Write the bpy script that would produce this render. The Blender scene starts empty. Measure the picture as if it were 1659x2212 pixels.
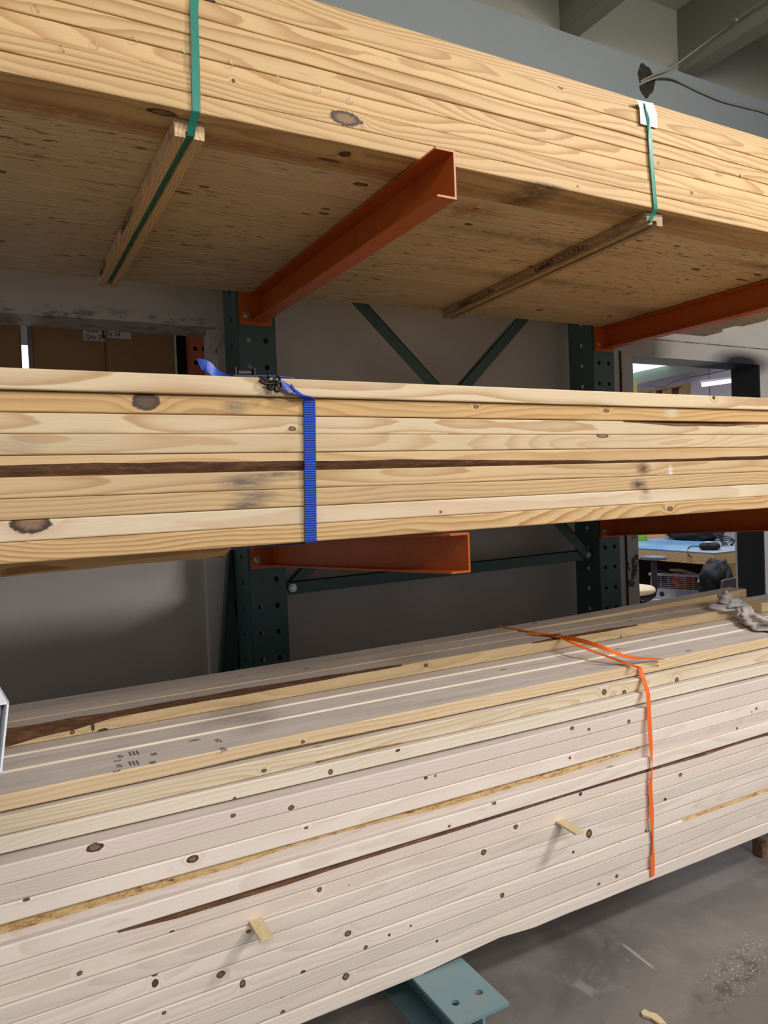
import bpy, bmesh, math, random
from mathutils import Vector, Matrix, noise
random.seed(7)
C = bpy.context.scene.collection
S = bpy.context.scene
OZ = 1.36            # everything is laid out with z = 0 at eye level; the floor is 1.36 m below

# ------------------------------------------------------------------ camera
YAW, PITCH, ROLL, FPX = 0.4989, -0.0277, -0.0405, 1597.73
W, H = 1659, 2212
fw = Vector((math.sin(YAW)*math.cos(PITCH), math.cos(YAW)*math.cos(PITCH), math.sin(PITCH)))
r0 = Vector((math.cos(YAW), -math.sin(YAW), 0)); u0 = r0.cross(fw)
rt = r0*math.cos(ROLL)+u0*math.sin(ROLL); up = -r0*math.sin(ROLL)+u0*math.cos(ROLL)
cam = bpy.data.objects.new('camera', bpy.data.cameras.new('camera'))
C.objects.link(cam)
M = Matrix((rt, up, -fw)).transposed().to_4x4()
cam.matrix_world = Matrix.Translation((0, 0, 0)) @ M
cam.data.sensor_fit = 'HORIZONTAL'; cam.data.sensor_width = 36
cam.data.lens = 36*FPX/W; cam.data.clip_start = .02
S.camera = cam

def at(x, y, ax, v):
    """world point on plane ax = v seen through image point (x, y)"""
    d = rt*((x-W/2)/FPX) - up*((y-H/2)/FPX) + fw
    return d*(v/d['XYZ'.index(ax)])

# ------------------------------------------------------------------ light
S.view_settings.view_transform = 'Standard'; S.view_settings.look = 'None'
S.view_settings.gamma = 1; S.view_settings.use_curve_mapping = False
S.view_settings.exposure = 0.0
wd = bpy.data.worlds.new('room_air'); S.world = wd; wd.use_nodes = True
wd.node_tree.nodes['Background'].inputs[0].default_value = (.78, .84, .92, 1)
wd.node_tree.nodes['Background'].inputs[1].default_value = 0.40

def area(name, loc, tgt, sx, sy, e, col):
    l = bpy.data.lights.new(name, 'AREA'); l.shape = 'RECTANGLE'; l.size = sx; l.size_y = sy
    l.energy = e; l.color = col
    o = bpy.data.objects.new(name, l); C.objects.link(o); o.location = loc
    o.rotation_euler = (Vector(tgt)-Vector(loc)).to_track_quat('-Z', 'Y').to_euler()
    return o
area('fluorescent_light_aisle', (3.3, -.75, 2.2), (1.6, 1.7, -.6), .9, .12, 98, (1, .955, .93))
area('fluorescent_light_near', (-.3, -1.9, 2.1), (.8, 1.6, .0), 1.2, .3, 34, (1, .93, .85))
area('fill_light_back', (1.6, -3.3, 2.1), (1.4, 1.6, -.5), 2.4, .3, 108, (1, .95, .91))  # unseen fill added behind the camera to even out the stack fronts
area('next_room_light', (4.9, 4.3, 2.1), (5.7, 4.7, -1), 1.2, .8, 125, (.93, .95, 1))
area('next_room_light_far', (7.5, 8.2, 1.6), (7.8, 10.2, .6), 2.0, .6, 90, (.9, .9, 1))
area('store_room_light', (.6, 5.5, 1.6), (.3, 3.6, .4), 1.0, .5, 6, (1, .95, .9))

# ------------------------------------------------------------------ material helpers
def lin(c):
    return tuple(((v/255)/12.92 if v/255 <= .04045 else ((v/255+.055)/1.055)**2.4) for v in c)+(1,)

class NT:
    def __init__(s, name):
        s.m = bpy.data.materials.new(name); s.m.use_nodes = True
        s.t = s.m.node_tree; s.n = s.t.nodes; s.b = s.n['Principled BSDF']
    def new(s, typ, **k):
        n = s.n.new(typ)
        for a, b in k.items(): setattr(n, a, b)
        return n
    def put(s, sock, v):
        if isinstance(v, bpy.types.NodeSocket): s.t.links.new(v, sock)
        elif v is not None: sock.default_value = v
    def math(s, op, a, b=None, c=None, clamp=False):
        n = s.new('ShaderNodeMath', operation=op); n.use_clamp = clamp
        s.put(n.inputs[0], a); s.put(n.inputs[1], b)
        if c is not None: s.put(n.inputs[2], c)
        return n.outputs[0]
    def vec(s, op, a, b=None):
        n = s.new('ShaderNodeVectorMath', operation=op); s.put(n.inputs[0], a)
        if b is not None: s.put(n.inputs[1], b)
        return n.outputs['Value'] if op in ('LENGTH', 'DOT_PRODUCT') else n.outputs[0]
    def noise(s, v, scale=1, detail=2, rough=.5, dist=0):
        n = s.new('ShaderNodeTexNoise'); s.put(n.inputs['Vector'], v)
        n.inputs['Scale'].default_value = scale; n.inputs['Detail'].default_value = detail
        n.inputs['Roughness'].default_value = rough; n.inputs['Distortion'].default_value = dist
        return n
    def ramp(s, f, stops):
        n = s.new('ShaderNodeValToRGB'); s.put(n.inputs[0], f)
        e = n.color_ramp.elements
        while len(e) < len(stops): e.new(.5)
        for i, (p, c) in enumerate(stops):
            e[i].position = p; e[i].color = c if isinstance(c, tuple) else (c, c, c, 1)
        return n.outputs[0]
    def mix(s, f, a, b, mode='MIX'):
        n = s.new('ShaderNodeMix', data_type='RGBA', blend_type=mode)
        s.put(n.inputs[0], f); s.put(n.inputs[6], a); s.put(n.inputs[7], b)
        return n.outputs[2]

def paint(name, col, rough=.55, var=.10, dirt=None, dirt_amt=.0, metal=0, scale=6, bump=0, spec=.5):
    k = NT(name); pos = k.new('ShaderNodeNewGeometry').outputs['Position']
    n = k.noise(pos, scale, 5, .6)
    f = k.math('MULTIPLY_ADD', n.outputs[0], 2*var, 1-var)
    c = k.mix(1, lin(col), k.ramp(f, [(0, 0.), (1, 1.)]), 'MULTIPLY')
    if dirt:
        n2 = k.noise(pos, scale*2.3, 8, .7)
        c = k.mix(k.ramp(n2.outputs[0], [(.5, 0.), (.72, dirt_amt)]), c, lin(dirt))
    k.put(k.b.inputs['Base Color'], c)
    k.b.inputs['Roughness'].default_value = rough; k.b.inputs['Metallic'].default_value = metal
    k.b.inputs['Specular IOR Level'].default_value = spec
    if bump:
        bn = k.new('ShaderNodeBump'); bn.inputs['Strength'].default_value = bump
        bn.inputs['Distance'].default_value = .004
        k.put(bn.inputs['Height'], k.noise(pos, 40, 6, .6).outputs[0]); k.put(k.b.inputs['Normal'], bn.outputs[0])
    return k.m

def emit(name, col, e):
    k = NT(name); k.b.inputs['Base Color'].default_value = lin(col)
    k.b.inputs['Emission Color'].default_value = lin(col); k.b.inputs['Emission Strength'].default_value = e
    return k.m

def wood(name, light, dark, contrast=.8, spacing=.011, wander=.05, knots=(), stains=(), fine=.10, gen_knots=0,
         rough=.62, along='X', warp=.010, cy=None, cz=None, flecks=0):
    """sawn lumber: growth rings about a wandering pith, knots as (x, h, rx, rh, kind, plane), stains likewise"""
    k = NT(name)
    geo = k.new('ShaderNodeNewGeometry').outputs['Position']
    oc = k.new('ShaderNodeTexCoord').outputs['Object']
    rnd = k.new('ShaderNodeObjectInfo').outputs['Random']
    sp = k.new('ShaderNodeSeparateXYZ'); k.put(sp.inputs[0], oc)
    ox, oy, oz = sp.outputs
    if along == 'Y': ox, oy = oy, ox
    if along == 'Z': ox, oz = oz, ox
    off = k.math('MULTIPLY', rnd, 57.3)
    cb = k.new('ShaderNodeCombineXYZ'); k.put(cb.inputs[0], k.math('ADD', ox, off)); k.put(cb.inputs[1], off)
    wn = k.noise(cb.outputs[0], .8, 2.0, .5)
    ws = k.new('ShaderNodeSeparateColor'); k.put(ws.inputs[0], wn.outputs['Color'])
    r2 = k.math('FRACT', k.math('MULTIPLY', rnd, 13.7))
    cyv = k.math('ADD', k.math('MULTIPLY_ADD', ws.outputs[0], wander*2, -wander), k.math('MULTIPLY_ADD', rnd, .07, .03) if cy is None else cy)
    czv = k.math('ADD', k.math('MULTIPLY_ADD', ws.outputs[1], wander*2, -wander), k.math('MULTIPLY_ADD', r2, -.13, .085) if cz is None else cz)
    c2 = k.new('ShaderNodeCombineXYZ')
    k.put(c2.inputs[0], k.math('SUBTRACT', oy, cyv)); k.put(c2.inputs[1], k.math('SUBTRACT', oz, czv))
    r = k.vec('LENGTH', c2.outputs[0])
    sc = k.vec('MULTIPLY', k.vec('ADD', oc, cb.outputs[0]), (1.8, 22, 22) if along == 'X' else ((22, 1.8, 22) if along == 'Y' else (22, 22, 1.8)))
    r = k.math('ADD', r, k.math('MULTIPLY_ADD', k.noise(sc, 1, 3, .5).outputs[0], warp*2, -warp))
    mask = None; pith = None
    gsub = k.vec('SUBTRACT', geo, (0, 0, OZ))
    for (x, h, rx, rh, kind, plane) in knots:
        ctr = (x, 0, h) if plane == 'F' else (x, h, 0)
        scl = (1/rx, 0, 1/rh) if plane == 'F' else (1/rx, 1/rh, 0)
        dv = k.vec('MULTIPLY', k.vec('SUBTRACT', gsub, ctr), scl)
        jit = k.noise(geo, 120, 2).outputs[0]
        d = k.math('ADD', k.vec('LENGTH', dv), k.math('MULTIPLY_ADD', jit, .5, -.25))
        mk = k.math('MULTIPLY', k.math('SUBTRACT', 1.12, d), 6, clamp=True)
        b = k.math('SUBTRACT', 1, k.math('MULTIPLY', d, .26), clamp=True)
        r = k.math('ADD', r, k.math('MULTIPLY', k.math('MULTIPLY', b, b), .018 if kind != 'tiny' else .006))
        mask = mk if mask is None else k.math('MAXIMUM', mask, mk)
        core = k.math('MULTIPLY', k.math('SUBTRACT', .8, d), 3, clamp=True)
        if kind == 'dark': core = k.math('MULTIPLY', core, .25)
        pith = core if pith is None else k.math('MAXIMUM', pith, core)
    if gen_knots:
        nrm = k.new('ShaderNodeSeparateXYZ'); k.put(nrm.inputs[0], k.new('ShaderNodeNewGeometry').outputs['Normal'])
        up_ = k.math('GREATER_THAN', k.math('ABSOLUTE', nrm.outputs[2]), .6)
        sv = k.math('ADD', k.math('MULTIPLY', oz, k.math('SUBTRACT', 1, up_)), k.math('MULTIPLY', oy, up_))
        c3 = k.new('ShaderNodeCombineXYZ'); k.put(c3.inputs[0], k.math('ADD', ox, off)); k.put(c3.inputs[1], k.math('ADD', sv, off))
        vo = k.new('ShaderNodeTexVoronoi'); vo.voronoi_dimensions = '2D'
        k.put(vo.inputs['Vector'], c3.outputs[0]); vo.inputs['Scale'].default_value = 11
        vs = k.new('ShaderNodeSeparateColor'); k.put(vs.inputs[0], vo.outputs['Color'])
        on = k.math('GREATER_THAN', vs.outputs[0], 1-gen_knots)
        rad = k.math('MULTIPLY_ADD', vs.outputs[1], .05, .018)
        d = k.math('DIVIDE', vo.outputs['Distance'], rad)
        mk = k.math('MULTIPLY', k.math('MULTIPLY', k.math('SUBTRACT', 1.1, d), 5, clamp=True), on)
        b = k.math('MULTIPLY', k.math('SUBTRACT', 1, k.math('MULTIPLY', d, .3), clamp=True), on)
        r = k.math('ADD', r, k.math('MULTIPLY', b, .005))
        core = k.math('MULTIPLY', k.math('MULTIPLY', k.math('SUBTRACT', .75, d), 3, clamp=True), on)
        mask = mk if mask is None else k.math('MAXIMUM', mask, mk)
        pith = core if pith is None else k.math('MAXIMUM', pith, core)
    f = k.math('FRACT', k.math('DIVIDE', r, spacing))
    f = k.ramp(f, [(0, .0), (.38, .08), (.66, .55), (.86, 1.), (.95, .9), (1., .0)])
    f = k.math('MULTIPLY', f, contrast)
    # some stretches of a board carry paler rings
    mod = k.noise(k.vec('MULTIPLY', k.vec('ADD', oc, cb.outputs[0]), (2, 9, 9)), 1, 2).outputs[0]
    f = k.math('MULTIPLY', f, k.math('MULTIPLY_ADD', mod, 1.2, .35, clamp=True))
    col = k.mix(f, lin(light), lin(dark))
    st = k.vec('MULTIPLY', k.vec('ADD', oc, cb.outputs[0]), {'X': (6, 260, 260), 'Y': (260, 6, 260), 'Z': (260, 260, 6)}[along])
    sn = k.noise(st, 1, 4, .6).outputs[0]
    col = k.mix(1, col, k.ramp(k.math('MULTIPLY_ADD', sn, fine*2, 1-fine-.02), [(0, 0.), (1, 1.)]), 'MULTIPLY')
    bn_ = k.noise(k.vec('MULTIPLY', k.vec('ADD', oc, cb.outputs[0]), (1.1, 5, 5)), 1, 3).outputs[0]
    br = k.math('ADD', k.math('MULTIPLY_ADD', rnd, .14, .86), k.math('MULTIPLY_ADD', bn_, .2, -.1))
    col = k.mix(1, col, k.ramp(br, [(0, 0.), (1, 1.)]), 'MULTIPLY')
    if mask is not None:
        kc = k.mix(pith, (.055, .028, .014, 1), (.30, .17, .088, 1))
        kr = k.noise(geo, 300, 3).outputs[0]
        kc = k.mix(k.math('MULTIPLY', kr, .4), kc, (.05, .03, .018, 1))
        col = k.mix(mask, col, kc)
    if flecks:
        fl = k.noise(k.vec('MULTIPLY', geo, (16, 90, 90)), 1, 3, .6).outputs[0]
        big = k.noise(k.vec('MULTIPLY', geo, (1.6, 3, 3)), 1, 2, .5).outputs[0]
        col = k.mix(k.math('MULTIPLY', k.math('MULTIPLY', k.ramp(fl, [(.585, 0.), (.66, 1.)]), k.ramp(big, [(.38, 0.), (.56, 1.)])), flecks), col, lin((62, 44, 30)))
    for (x, h, rx, rh, amt, sc_, plane) in stains:
        ctr = (x, 0, h) if plane == 'F' else (x, h, 0)
        scl = (1/rx, 0, 1/rh) if plane == 'F' else (1/rx, 1/rh, 0)
        dv = k.vec('MULTIPLY', k.vec('SUBTRACT', gsub, ctr), scl)
        d = k.vec('LENGTH', dv)
        g = k.noise(k.vec('MULTIPLY', geo, (25, 25, 160)), 1, 5, .7).outputs[0]
        a = k.math('MULTIPLY', k.math('SUBTRACT', 1.25, d, clamp=True), k.math('MULTIPLY_ADD', g, 4.6, -1.35, clamp=True))
        col = k.mix(k.math('MULTIPLY', a, amt, clamp=True), col, lin(sc_))
    k.put(k.b.inputs['Base Color'], col)
    k.b.inputs['Roughness'].default_value = rough
    bp = k.new('ShaderNodeBump'); bp.inputs['Strength'].default_value = .25; bp.inputs['Distance'].default_value = .0015
    k.put(bp.inputs['Height'], sn); k.put(k.b.inputs['Normal'], bp.outputs[0])
    return k.m

PL, PD = (215, 181, 128), (176, 130, 76)          # southern pine, early and late wood
SL, SD = (241, 226, 210), (214, 192, 170)         # spruce
def bark_mat():
    k = NT('bark'); geo = k.new('ShaderNodeNewGeometry').outputs['Position']
    n = k.noise(k.vec('MULTIPLY', geo, (18, 90, 90)), 1, 8, .75).outputs[0]
    k.put(k.b.inputs['Base Color'], k.ramp(n, [(.3, lin((66, 42, 30))), (.55, lin((116, 80, 54))), (.75, lin((166, 124, 82)))]))
    k.b.inputs['Roughness'].default_value = .9
    bp = k.new('ShaderNodeBump'); bp.inputs['Distance'].default_value = .004; k.put(bp.inputs['Height'], n); k.put(k.b.inputs['Normal'], bp.outputs[0])
    return k.m
BARK = bark_mat()
def wane_mat():
    k = NT('waney_edge'); geo = k.new('ShaderNodeNewGeometry').outputs['Position']
    n = k.noise(k.vec('MULTIPLY', geo, (30, 110, 110)), 1, 8, .75).outputs[0]
    k.put(k.b.inputs['Base Color'], k.ramp(n, [(.36, lin((120, 70, 38))), (.48, lin((206, 168, 112))), (.7, lin((226, 200, 150)))]))
    k.b.inputs['Roughness'].default_value = .8
    bp = k.new('ShaderNodeBump'); bp.inputs['Distance'].default_value = .004; k.put(bp.inputs['Height'], n); k.put(k.b.inputs['Normal'], bp.outputs[0])
    return k.m
WANE = wane_mat()
def dusty_mat():
    k = NT('dusty_board_face'); geo = k.new('ShaderNodeNewGeometry').outputs['Position']
    n = k.noise(k.vec('MULTIPLY', geo, (3, 26, 26)), 1, 6, .65).outputs[0]
    c = k.ramp(n, [(.25, lin((178, 168, 160))), (.5, lin((202, 192, 183))), (.75, lin((216, 206, 197)))])
    n2 = k.noise(k.vec('MULTIPLY', geo, (9, 160, 160)), 1, 5, .7).outputs[0]
    c = k.mix(k.ramp(n2, [(.62, 0.), (.74, .55)]), c, lin((110, 96, 86)))
    vo = k.new('ShaderNodeTexVoronoi'); k.put(vo.inputs['Vector'], k.vec('MULTIPLY', geo, (5, 11, 0))); vo.inputs['Scale'].default_value = 1
    c = k.mix(k.ramp(vo.outputs['Distance'], [(.05, .8), (.1, 0.)]), c, lin((88, 66, 50)))
    k.put(k.b.inputs['Base Color'], c); k.b.inputs['Roughness'].default_value = .75
    return k.m
DUST = dusty_mat()

# ------------------------------------------------------------------ geometry helpers
def obj(name, bm, mats, parent=None, smooth=False, loc=None):
    me = bpy.data.meshes.new(name); bm.normal_update(); bm.to_mesh(me); bm.free()
    for m in (mats if isinstance(mats, (list, tuple)) else [mats]): me.materials.append(m)
    if smooth:
        for p in me.polygons: p.use_smooth = True
    o = bpy.data.objects.new(name, me); C.objects.link(o)
    if parent: o.parent = parent
    if loc is not None: o.location = loc
    return o
def tag(o, label=None, cat=None, group=None, kind=None):
    if label: o['label'] = label
    if cat: o['category'] = cat
    if group: o['group'] = group
    if kind: o['kind'] = kind
    return o
def thing(name, label, cat, loc, group=None, rot=None):
    o = bpy.data.objects.new(name, None); C.objects.link(o); o.location = loc
    o.empty_display_size = .05
    if rot: o.rotation_euler = rot
    return tag(o, label, cat, group)
def struct(name, bm, mats, loc=None, smooth=False):
    return tag(obj(name, bm, mats, None, smooth, loc), kind='structure')
def box(bm, x0, x1, y0, y1, z0, z1, bev=0, mi=0, rot=None):
    vs = [bm.verts.new((x, y, z)) for x in (x0, x1) for y in (y0, y1) for z in (z0, z1)]
    fs = [bm.faces.new([vs[i] for i in q]) for q in ((0, 1, 3, 2), (4, 6, 7, 5), (0, 4, 5, 1), (2, 3, 7, 6), (0, 2, 6, 4), (1, 5, 7, 3))]
    for f in fs: f.material_index = mi
    if bev:
        es = list({e for f in fs for e in f.edges})
        r = bmesh.ops.bevel(bm, geom=es, offset=bev, segments=2, affect='EDGES', clamp_overlap=True)
        for f in r['faces']: f.material_index = mi
    if rot is not None: bmesh.ops.transform(bm, matrix=rot, verts=[v for v in bm.verts if v.index == -1] or vs)
def bxo(*a, **k):
    bm = bmesh.new(); box(bm, *a, **k); return bm
def prism(bm, pts, v, mi=0):
    """closed polygon pts (3D list) swept by vector v"""
    a = [bm.verts.new(p) for p in pts]; b = [bm.verts.new(Vector(p)+Vector(v)) for p in pts]
    n = len(a)
    fs = [bm.faces.new(a), bm.faces.new(b[::-1])]
    for i in range(n): fs.append(bm.faces.new((a[i], b[i], b[(i+1) % n], a[(i+1) % n])))
    for f in fs: f.material_index = mi
    bmesh.ops.recalc_face_normals(bm, faces=fs)
def cyl(bm, p, q, r, seg=16, r2=None, mi=0, caps=True):
    p, q = Vector(p), Vector(q); d = (q-p)
    m = Matrix.Translation((p+q)/2) @ d.to_track_quat('Z', 'Y').to_matrix().to_4x4()
    g = bmesh.ops.create_cone(bm, cap_ends=caps, segments=seg, radius1=r, radius2=r if r2 is None else r2, depth=d.length, matrix=m)
    for v in g['verts']:
        for f in v.link_faces: f.material_index = mi
def tube(bm, pts, rad, seg=10, mi=0, closed=False):
    P = [Vector(p) for p in pts]; rings = []
    nrm = None
    for i, p in enumerate(P):
        if closed: t = (P[(i+1) % len(P)]-P[i-1]).normalized()
        else: t = (P[min(i+1, len(P)-1)]-P[max(i-1, 0)]).normalized()
        if nrm is None:
            nrm = t.orthogonal().normalized()
        nrm = (nrm - t*nrm.dot(t)).normalized(); b = t.cross(nrm)
        rr = rad[i] if isinstance(rad, (list, tuple)) else rad
        rings.append([bm.verts.new(p+(nrm*math.cos(2*math.pi*j/seg)+b*math.sin(2*math.pi*j/seg))*rr) for j in range(seg)])
    n = len(rings)
    for i in range(n if closed else n-1):
        a, b2 = rings[i], rings[(i+1) % n]
        for j in range(seg):
            f = bm.faces.new((a[j], a[(j+1) % seg], b2[(j+1) % seg], b2[j])); f.material_index = mi
    if not closed:
        bm.faces.new(rings[0][::-1]).material_index = mi; bm.faces.new(rings[-1]).material_index = mi
def curve(pts, n=8, closed=False):
    """Catmull-Rom through points"""
    P = [Vector(p) for p in pts]; out = []
    m = len(P)
    for i in range(m if closed else m-1):
        g = (lambda k: P[k % m]) if closed else (lambda k: P[min(max(k, 0), m-1)])
        a, b, c, d = g(i-1), g(i), g(i+1), g(i+2)
        for j in range(n):
            t = j/n
            out.append(.5*((2*b)+(c-a)*t+(2*a-5*b+4*c-d)*t*t+(3*b-a-3*c+d)*t**3))
    if not closed: out.append(P[-1])
    return out
def ribbon(bm, pts, wid, th=.0008, mi=0):
    """flat band: pts = [(point, width direction)]"""
    rows = []
    n = len(pts)
    for i, (p, w) in enumerate(pts):
        p = Vector(p); w = Vector(w).normalized()
        t = (Vector(pts[min(i+1, n-1)][0])-Vector(pts[max(i-1, 0)][0])).normalized()
        nn = t.cross(w).normalized()
        ww = wid[i] if isinstance(wid, (list, tuple)) else wid
        rows.append([bm.verts.new(p+w*a*ww/2+nn*b*th/2) for a, b in ((-1, -1), (1, -1), (1, 1), (-1, 1))])
    for i in range(n-1):
        for j in range(4):
            bm.faces.new((rows[i][j], rows[i][(j+1) % 4], rows[i+1][(j+1) % 4], rows[i+1][j])).material_index = mi
    bm.faces.new(rows[0][::-1]); bm.faces.new(rows[-1])
    bmesh.ops.recalc_face_normals(bm, faces=bm.faces[:])
def interp(tab, x):
    if x <= tab[0][0]: return tab[0][1]
    for (a, b), (c, d) in zip(tab, tab[1:]):
        if x <= c: return b+(d-b)*(x-a)/(c-a)
    return tab[-1][1]
def thicken(bm, v):
    bmesh.ops.recalc_face_normals(bm, faces=bm.faces[:])
    r = bmesh.ops.extrude_face_region(bm, geom=bm.faces[:])
    bmesh.ops.translate(bm, vec=v, verts=[e for e in r['geom'] if isinstance(e, bmesh.types.BMVert)])
    bmesh.ops.recalc_face_normals(bm, faces=bm.faces[:])
def sheet(bm, O, U, V, w, h, cols, pitch, r, th, v0=0, seg=16, mi=0):
    """perforated plate in plane O + u U + v V; cols = hole column centres, rows every pitch starting at v0"""
    O, U, V = Vector(O), Vector(U), Vector(V); N = U.cross(V)
    edges = [0]+[(a+b)/2 for a, b in zip(cols, cols[1:])]+[w]
    rows = []
    v = v0
    while v-pitch/2 < 0: v += pitch
    while v+pitch/2 < h: rows.append(v); v += pitch
    fs = []
    def quad(u0, u1, a, b):
        if b-a > 1e-5: fs.append(bm.faces.new([bm.verts.new(O+U*p+V*q) for p, q in ((u0, a), (u1, a), (u1, b), (u0, b))]))
    for c, (u0, u1) in zip(cols, zip(edges, edges[1:])):
        quad(u0, u1, 0, rows[0]-pitch/2); quad(u0, u1, rows[-1]+pitch/2, h)
        for v in rows:
            inn, out = [], []
            for j in range(seg):
                a = 2*math.pi*(j+.5)/seg; ca, sa = math.cos(a), math.sin(a)
                inn.append(bm.verts.new(O+U*(c+r*ca)+V*(v+r*sa)))
                hu = (u1-c) if ca > 0 else (c-u0)
                k = min(hu/max(abs(ca), 1e-6), (pitch/2)/max(abs(sa), 1e-6))
                out.append((c+k*ca, v+k*sa))
            # snap the points nearest to the corners
            for cu, cv in ((u1, v+pitch/2), (u0, v+pitch/2), (u0, v-pitch/2), (u1, v-pitch/2)):
                bi = min(range(seg), key=lambda q: (out[q][0]-cu)**2+(out[q][1]-cv)**2); out[bi] = (cu, cv)
            ov = [bm.verts.new(O+U*p+V*q) for p, q in out]
            for j in range(seg):
                fs.append(bm.faces.new((inn[j], ov[j], ov[(j+1) % seg], inn[(j+1) % seg])))
    bmesh.ops.remove_doubles(bm, verts=bm.verts[:], dist=1e-5)
    thicken(bm, -N*th)
def text_mesh(body, size, ext=.0002):
    cu = bpy.data.curves.new('txt', 'FONT'); cu.body = body; cu.size = size; cu.extrude = ext
    o = bpy.data.objects.new('txt', cu); C.objects.link(o)
    dg = bpy.context.evaluated_depsgraph_get()
    me = bpy.data.meshes.new_from_object(o.evaluated_get(dg))
    bpy.data.objects.remove(o); bpy.data.curves.remove(cu)
    return me
def add_text(bm, body, size, O, U, V):
    me = text_mesh(body, size); U, V = Vector(U).normalized(), Vector(V).normalized(); N = U.cross(V)
    mt = Matrix((U, V, N)).transposed().to_4x4(); mt.translation = Vector(O)
    me.transform(mt); bm.from_mesh(me); bpy.data.meshes.remove(me)

NSEG = 44
def board(label, x0, x1, yf, zb, w, mats, t=.0381, yaw=0, rise=0, cuts=None, wob=.0012, group=None, sag=None, xr=0, cat='board', name='lumber_board'):
    """one sawn board along X; mats = [body, wane, top]; cuts = {'ft','fb','bt': [(x, cy, cz)...]}; yaw = dy/dx about x = xr"""
    bm = bmesh.new(); rows = []
    sd = random.random()*100
    cuts = cuts or {}
    corners = [('fb', 0, 0, 1, 1), ('ft', 0, t, 1, -1), ('bt', w, t, -1, -1), ('bb', w, 0, -1, 1)]
    n = NSEG
    for i in range(n+1):
        x = x0+(x1-x0)*i/n
        dy = noise.noise(Vector((x*.9, sd, 0)))*wob*2+yaw*(x-xr)
        dz = abs(noise.noise(Vector((x*.7, sd, 9))))*wob*.3+rise*(x-xr)
        if sag: dz += interp(sag, x)
        row = []
        for (nm, cy, cz, sy, sz) in corners:
            a = b = .003; mid = .3
            if nm in cuts:
                ja = 1+.35*noise.noise(Vector((x*9, sd, 3)))+.25*noise.noise(Vector((x*31, sd, 5)))
                ca = interp([(q[0], q[1]) for q in cuts[nm]], x); cb = interp([(q[0], q[2]) for q in cuts[nm]], x)
                if ca > .004 or cb > .004: a, b, mid = max(.003, ca*ja), max(.003, min(cb*ja, t*.96)), .45
            p1, p2 = (cy+sy*a, cz), (cy, cz+sz*b)
            pm = (cy+sy*a*mid, cz+sz*b*mid)
            seq = [p1, pm, p2]
            if nm in ('ft', 'bb'): seq = [p2, pm, p1]
            row += [bm.verts.new((x-x0, py+dy, pz+dz)) for py, pz in seq]
        rows.append(row)
    names = ['fb', 'fb', 'front', 'ft', 'ft', 'top', 'bt', 'bt', 'back', 'bb', 'bb', 'bottom']
    for i in range(n):
        for j in range(12):
            f = bm.faces.new((rows[i][j], rows[i+1][j], rows[i+1][(j+1) % 12], rows[i][(j+1) % 12]))
            nm = names[j]
            if nm in cuts:
                c = interp([(q[0], q[1]+q[2]) for q in cuts[nm]], x0+(x1-x0)*(i+.5)/n)
                if c > .010 and len(mats) > 1: f.material_index = 1
            if nm == 'top' and len(mats) > 2: f.material_index = 2
    bm.faces.new(rows[0][::-1]); bm.faces.new(rows[-1])
    bmesh.ops.recalc_face_normals(bm, faces=bm.faces[:])
    o = obj(name, bm, mats, loc=(x0, yf, zb))
    return tag(o, label, cat, group)

ORD = ['bottom', 'second', 'third', 'fourth', 'fifth', 'sixth', 'seventh', 'eighth', 'ninth', 'tenth', 'eleventh', 'twelfth', 'thirteenth', 'fourteenth', 'fifteenth', 'sixteenth', 'seventeenth']
GREEN = paint('green_rack_paint', (58, 84, 82), .42, .10, (80, 84, 78), .35)
ORANGE = paint('orange_rack_paint', (184, 88, 26), .38, .07, (120, 50, 20), .35, scale=5)
BLUEGREEN = paint('blue_green_base_paint', (112, 140, 146), .5, .08, (150, 140, 130), .5)
STEEL = paint('zinc_bolt', (190, 192, 190), .3, .05, metal=.9)
GREENSTRAP = paint('green_polyester_strap', (36, 128, 110), .28, .05, scale=30)
WALLP = paint('wall_paint', (190, 184, 176), .7, .05, (140, 132, 122), .25, scale=2, bump=.15)
BLACKP = paint('black_paint', (34, 34, 38), .6, .15)
YU, YW = 2.75, 3.05

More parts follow.
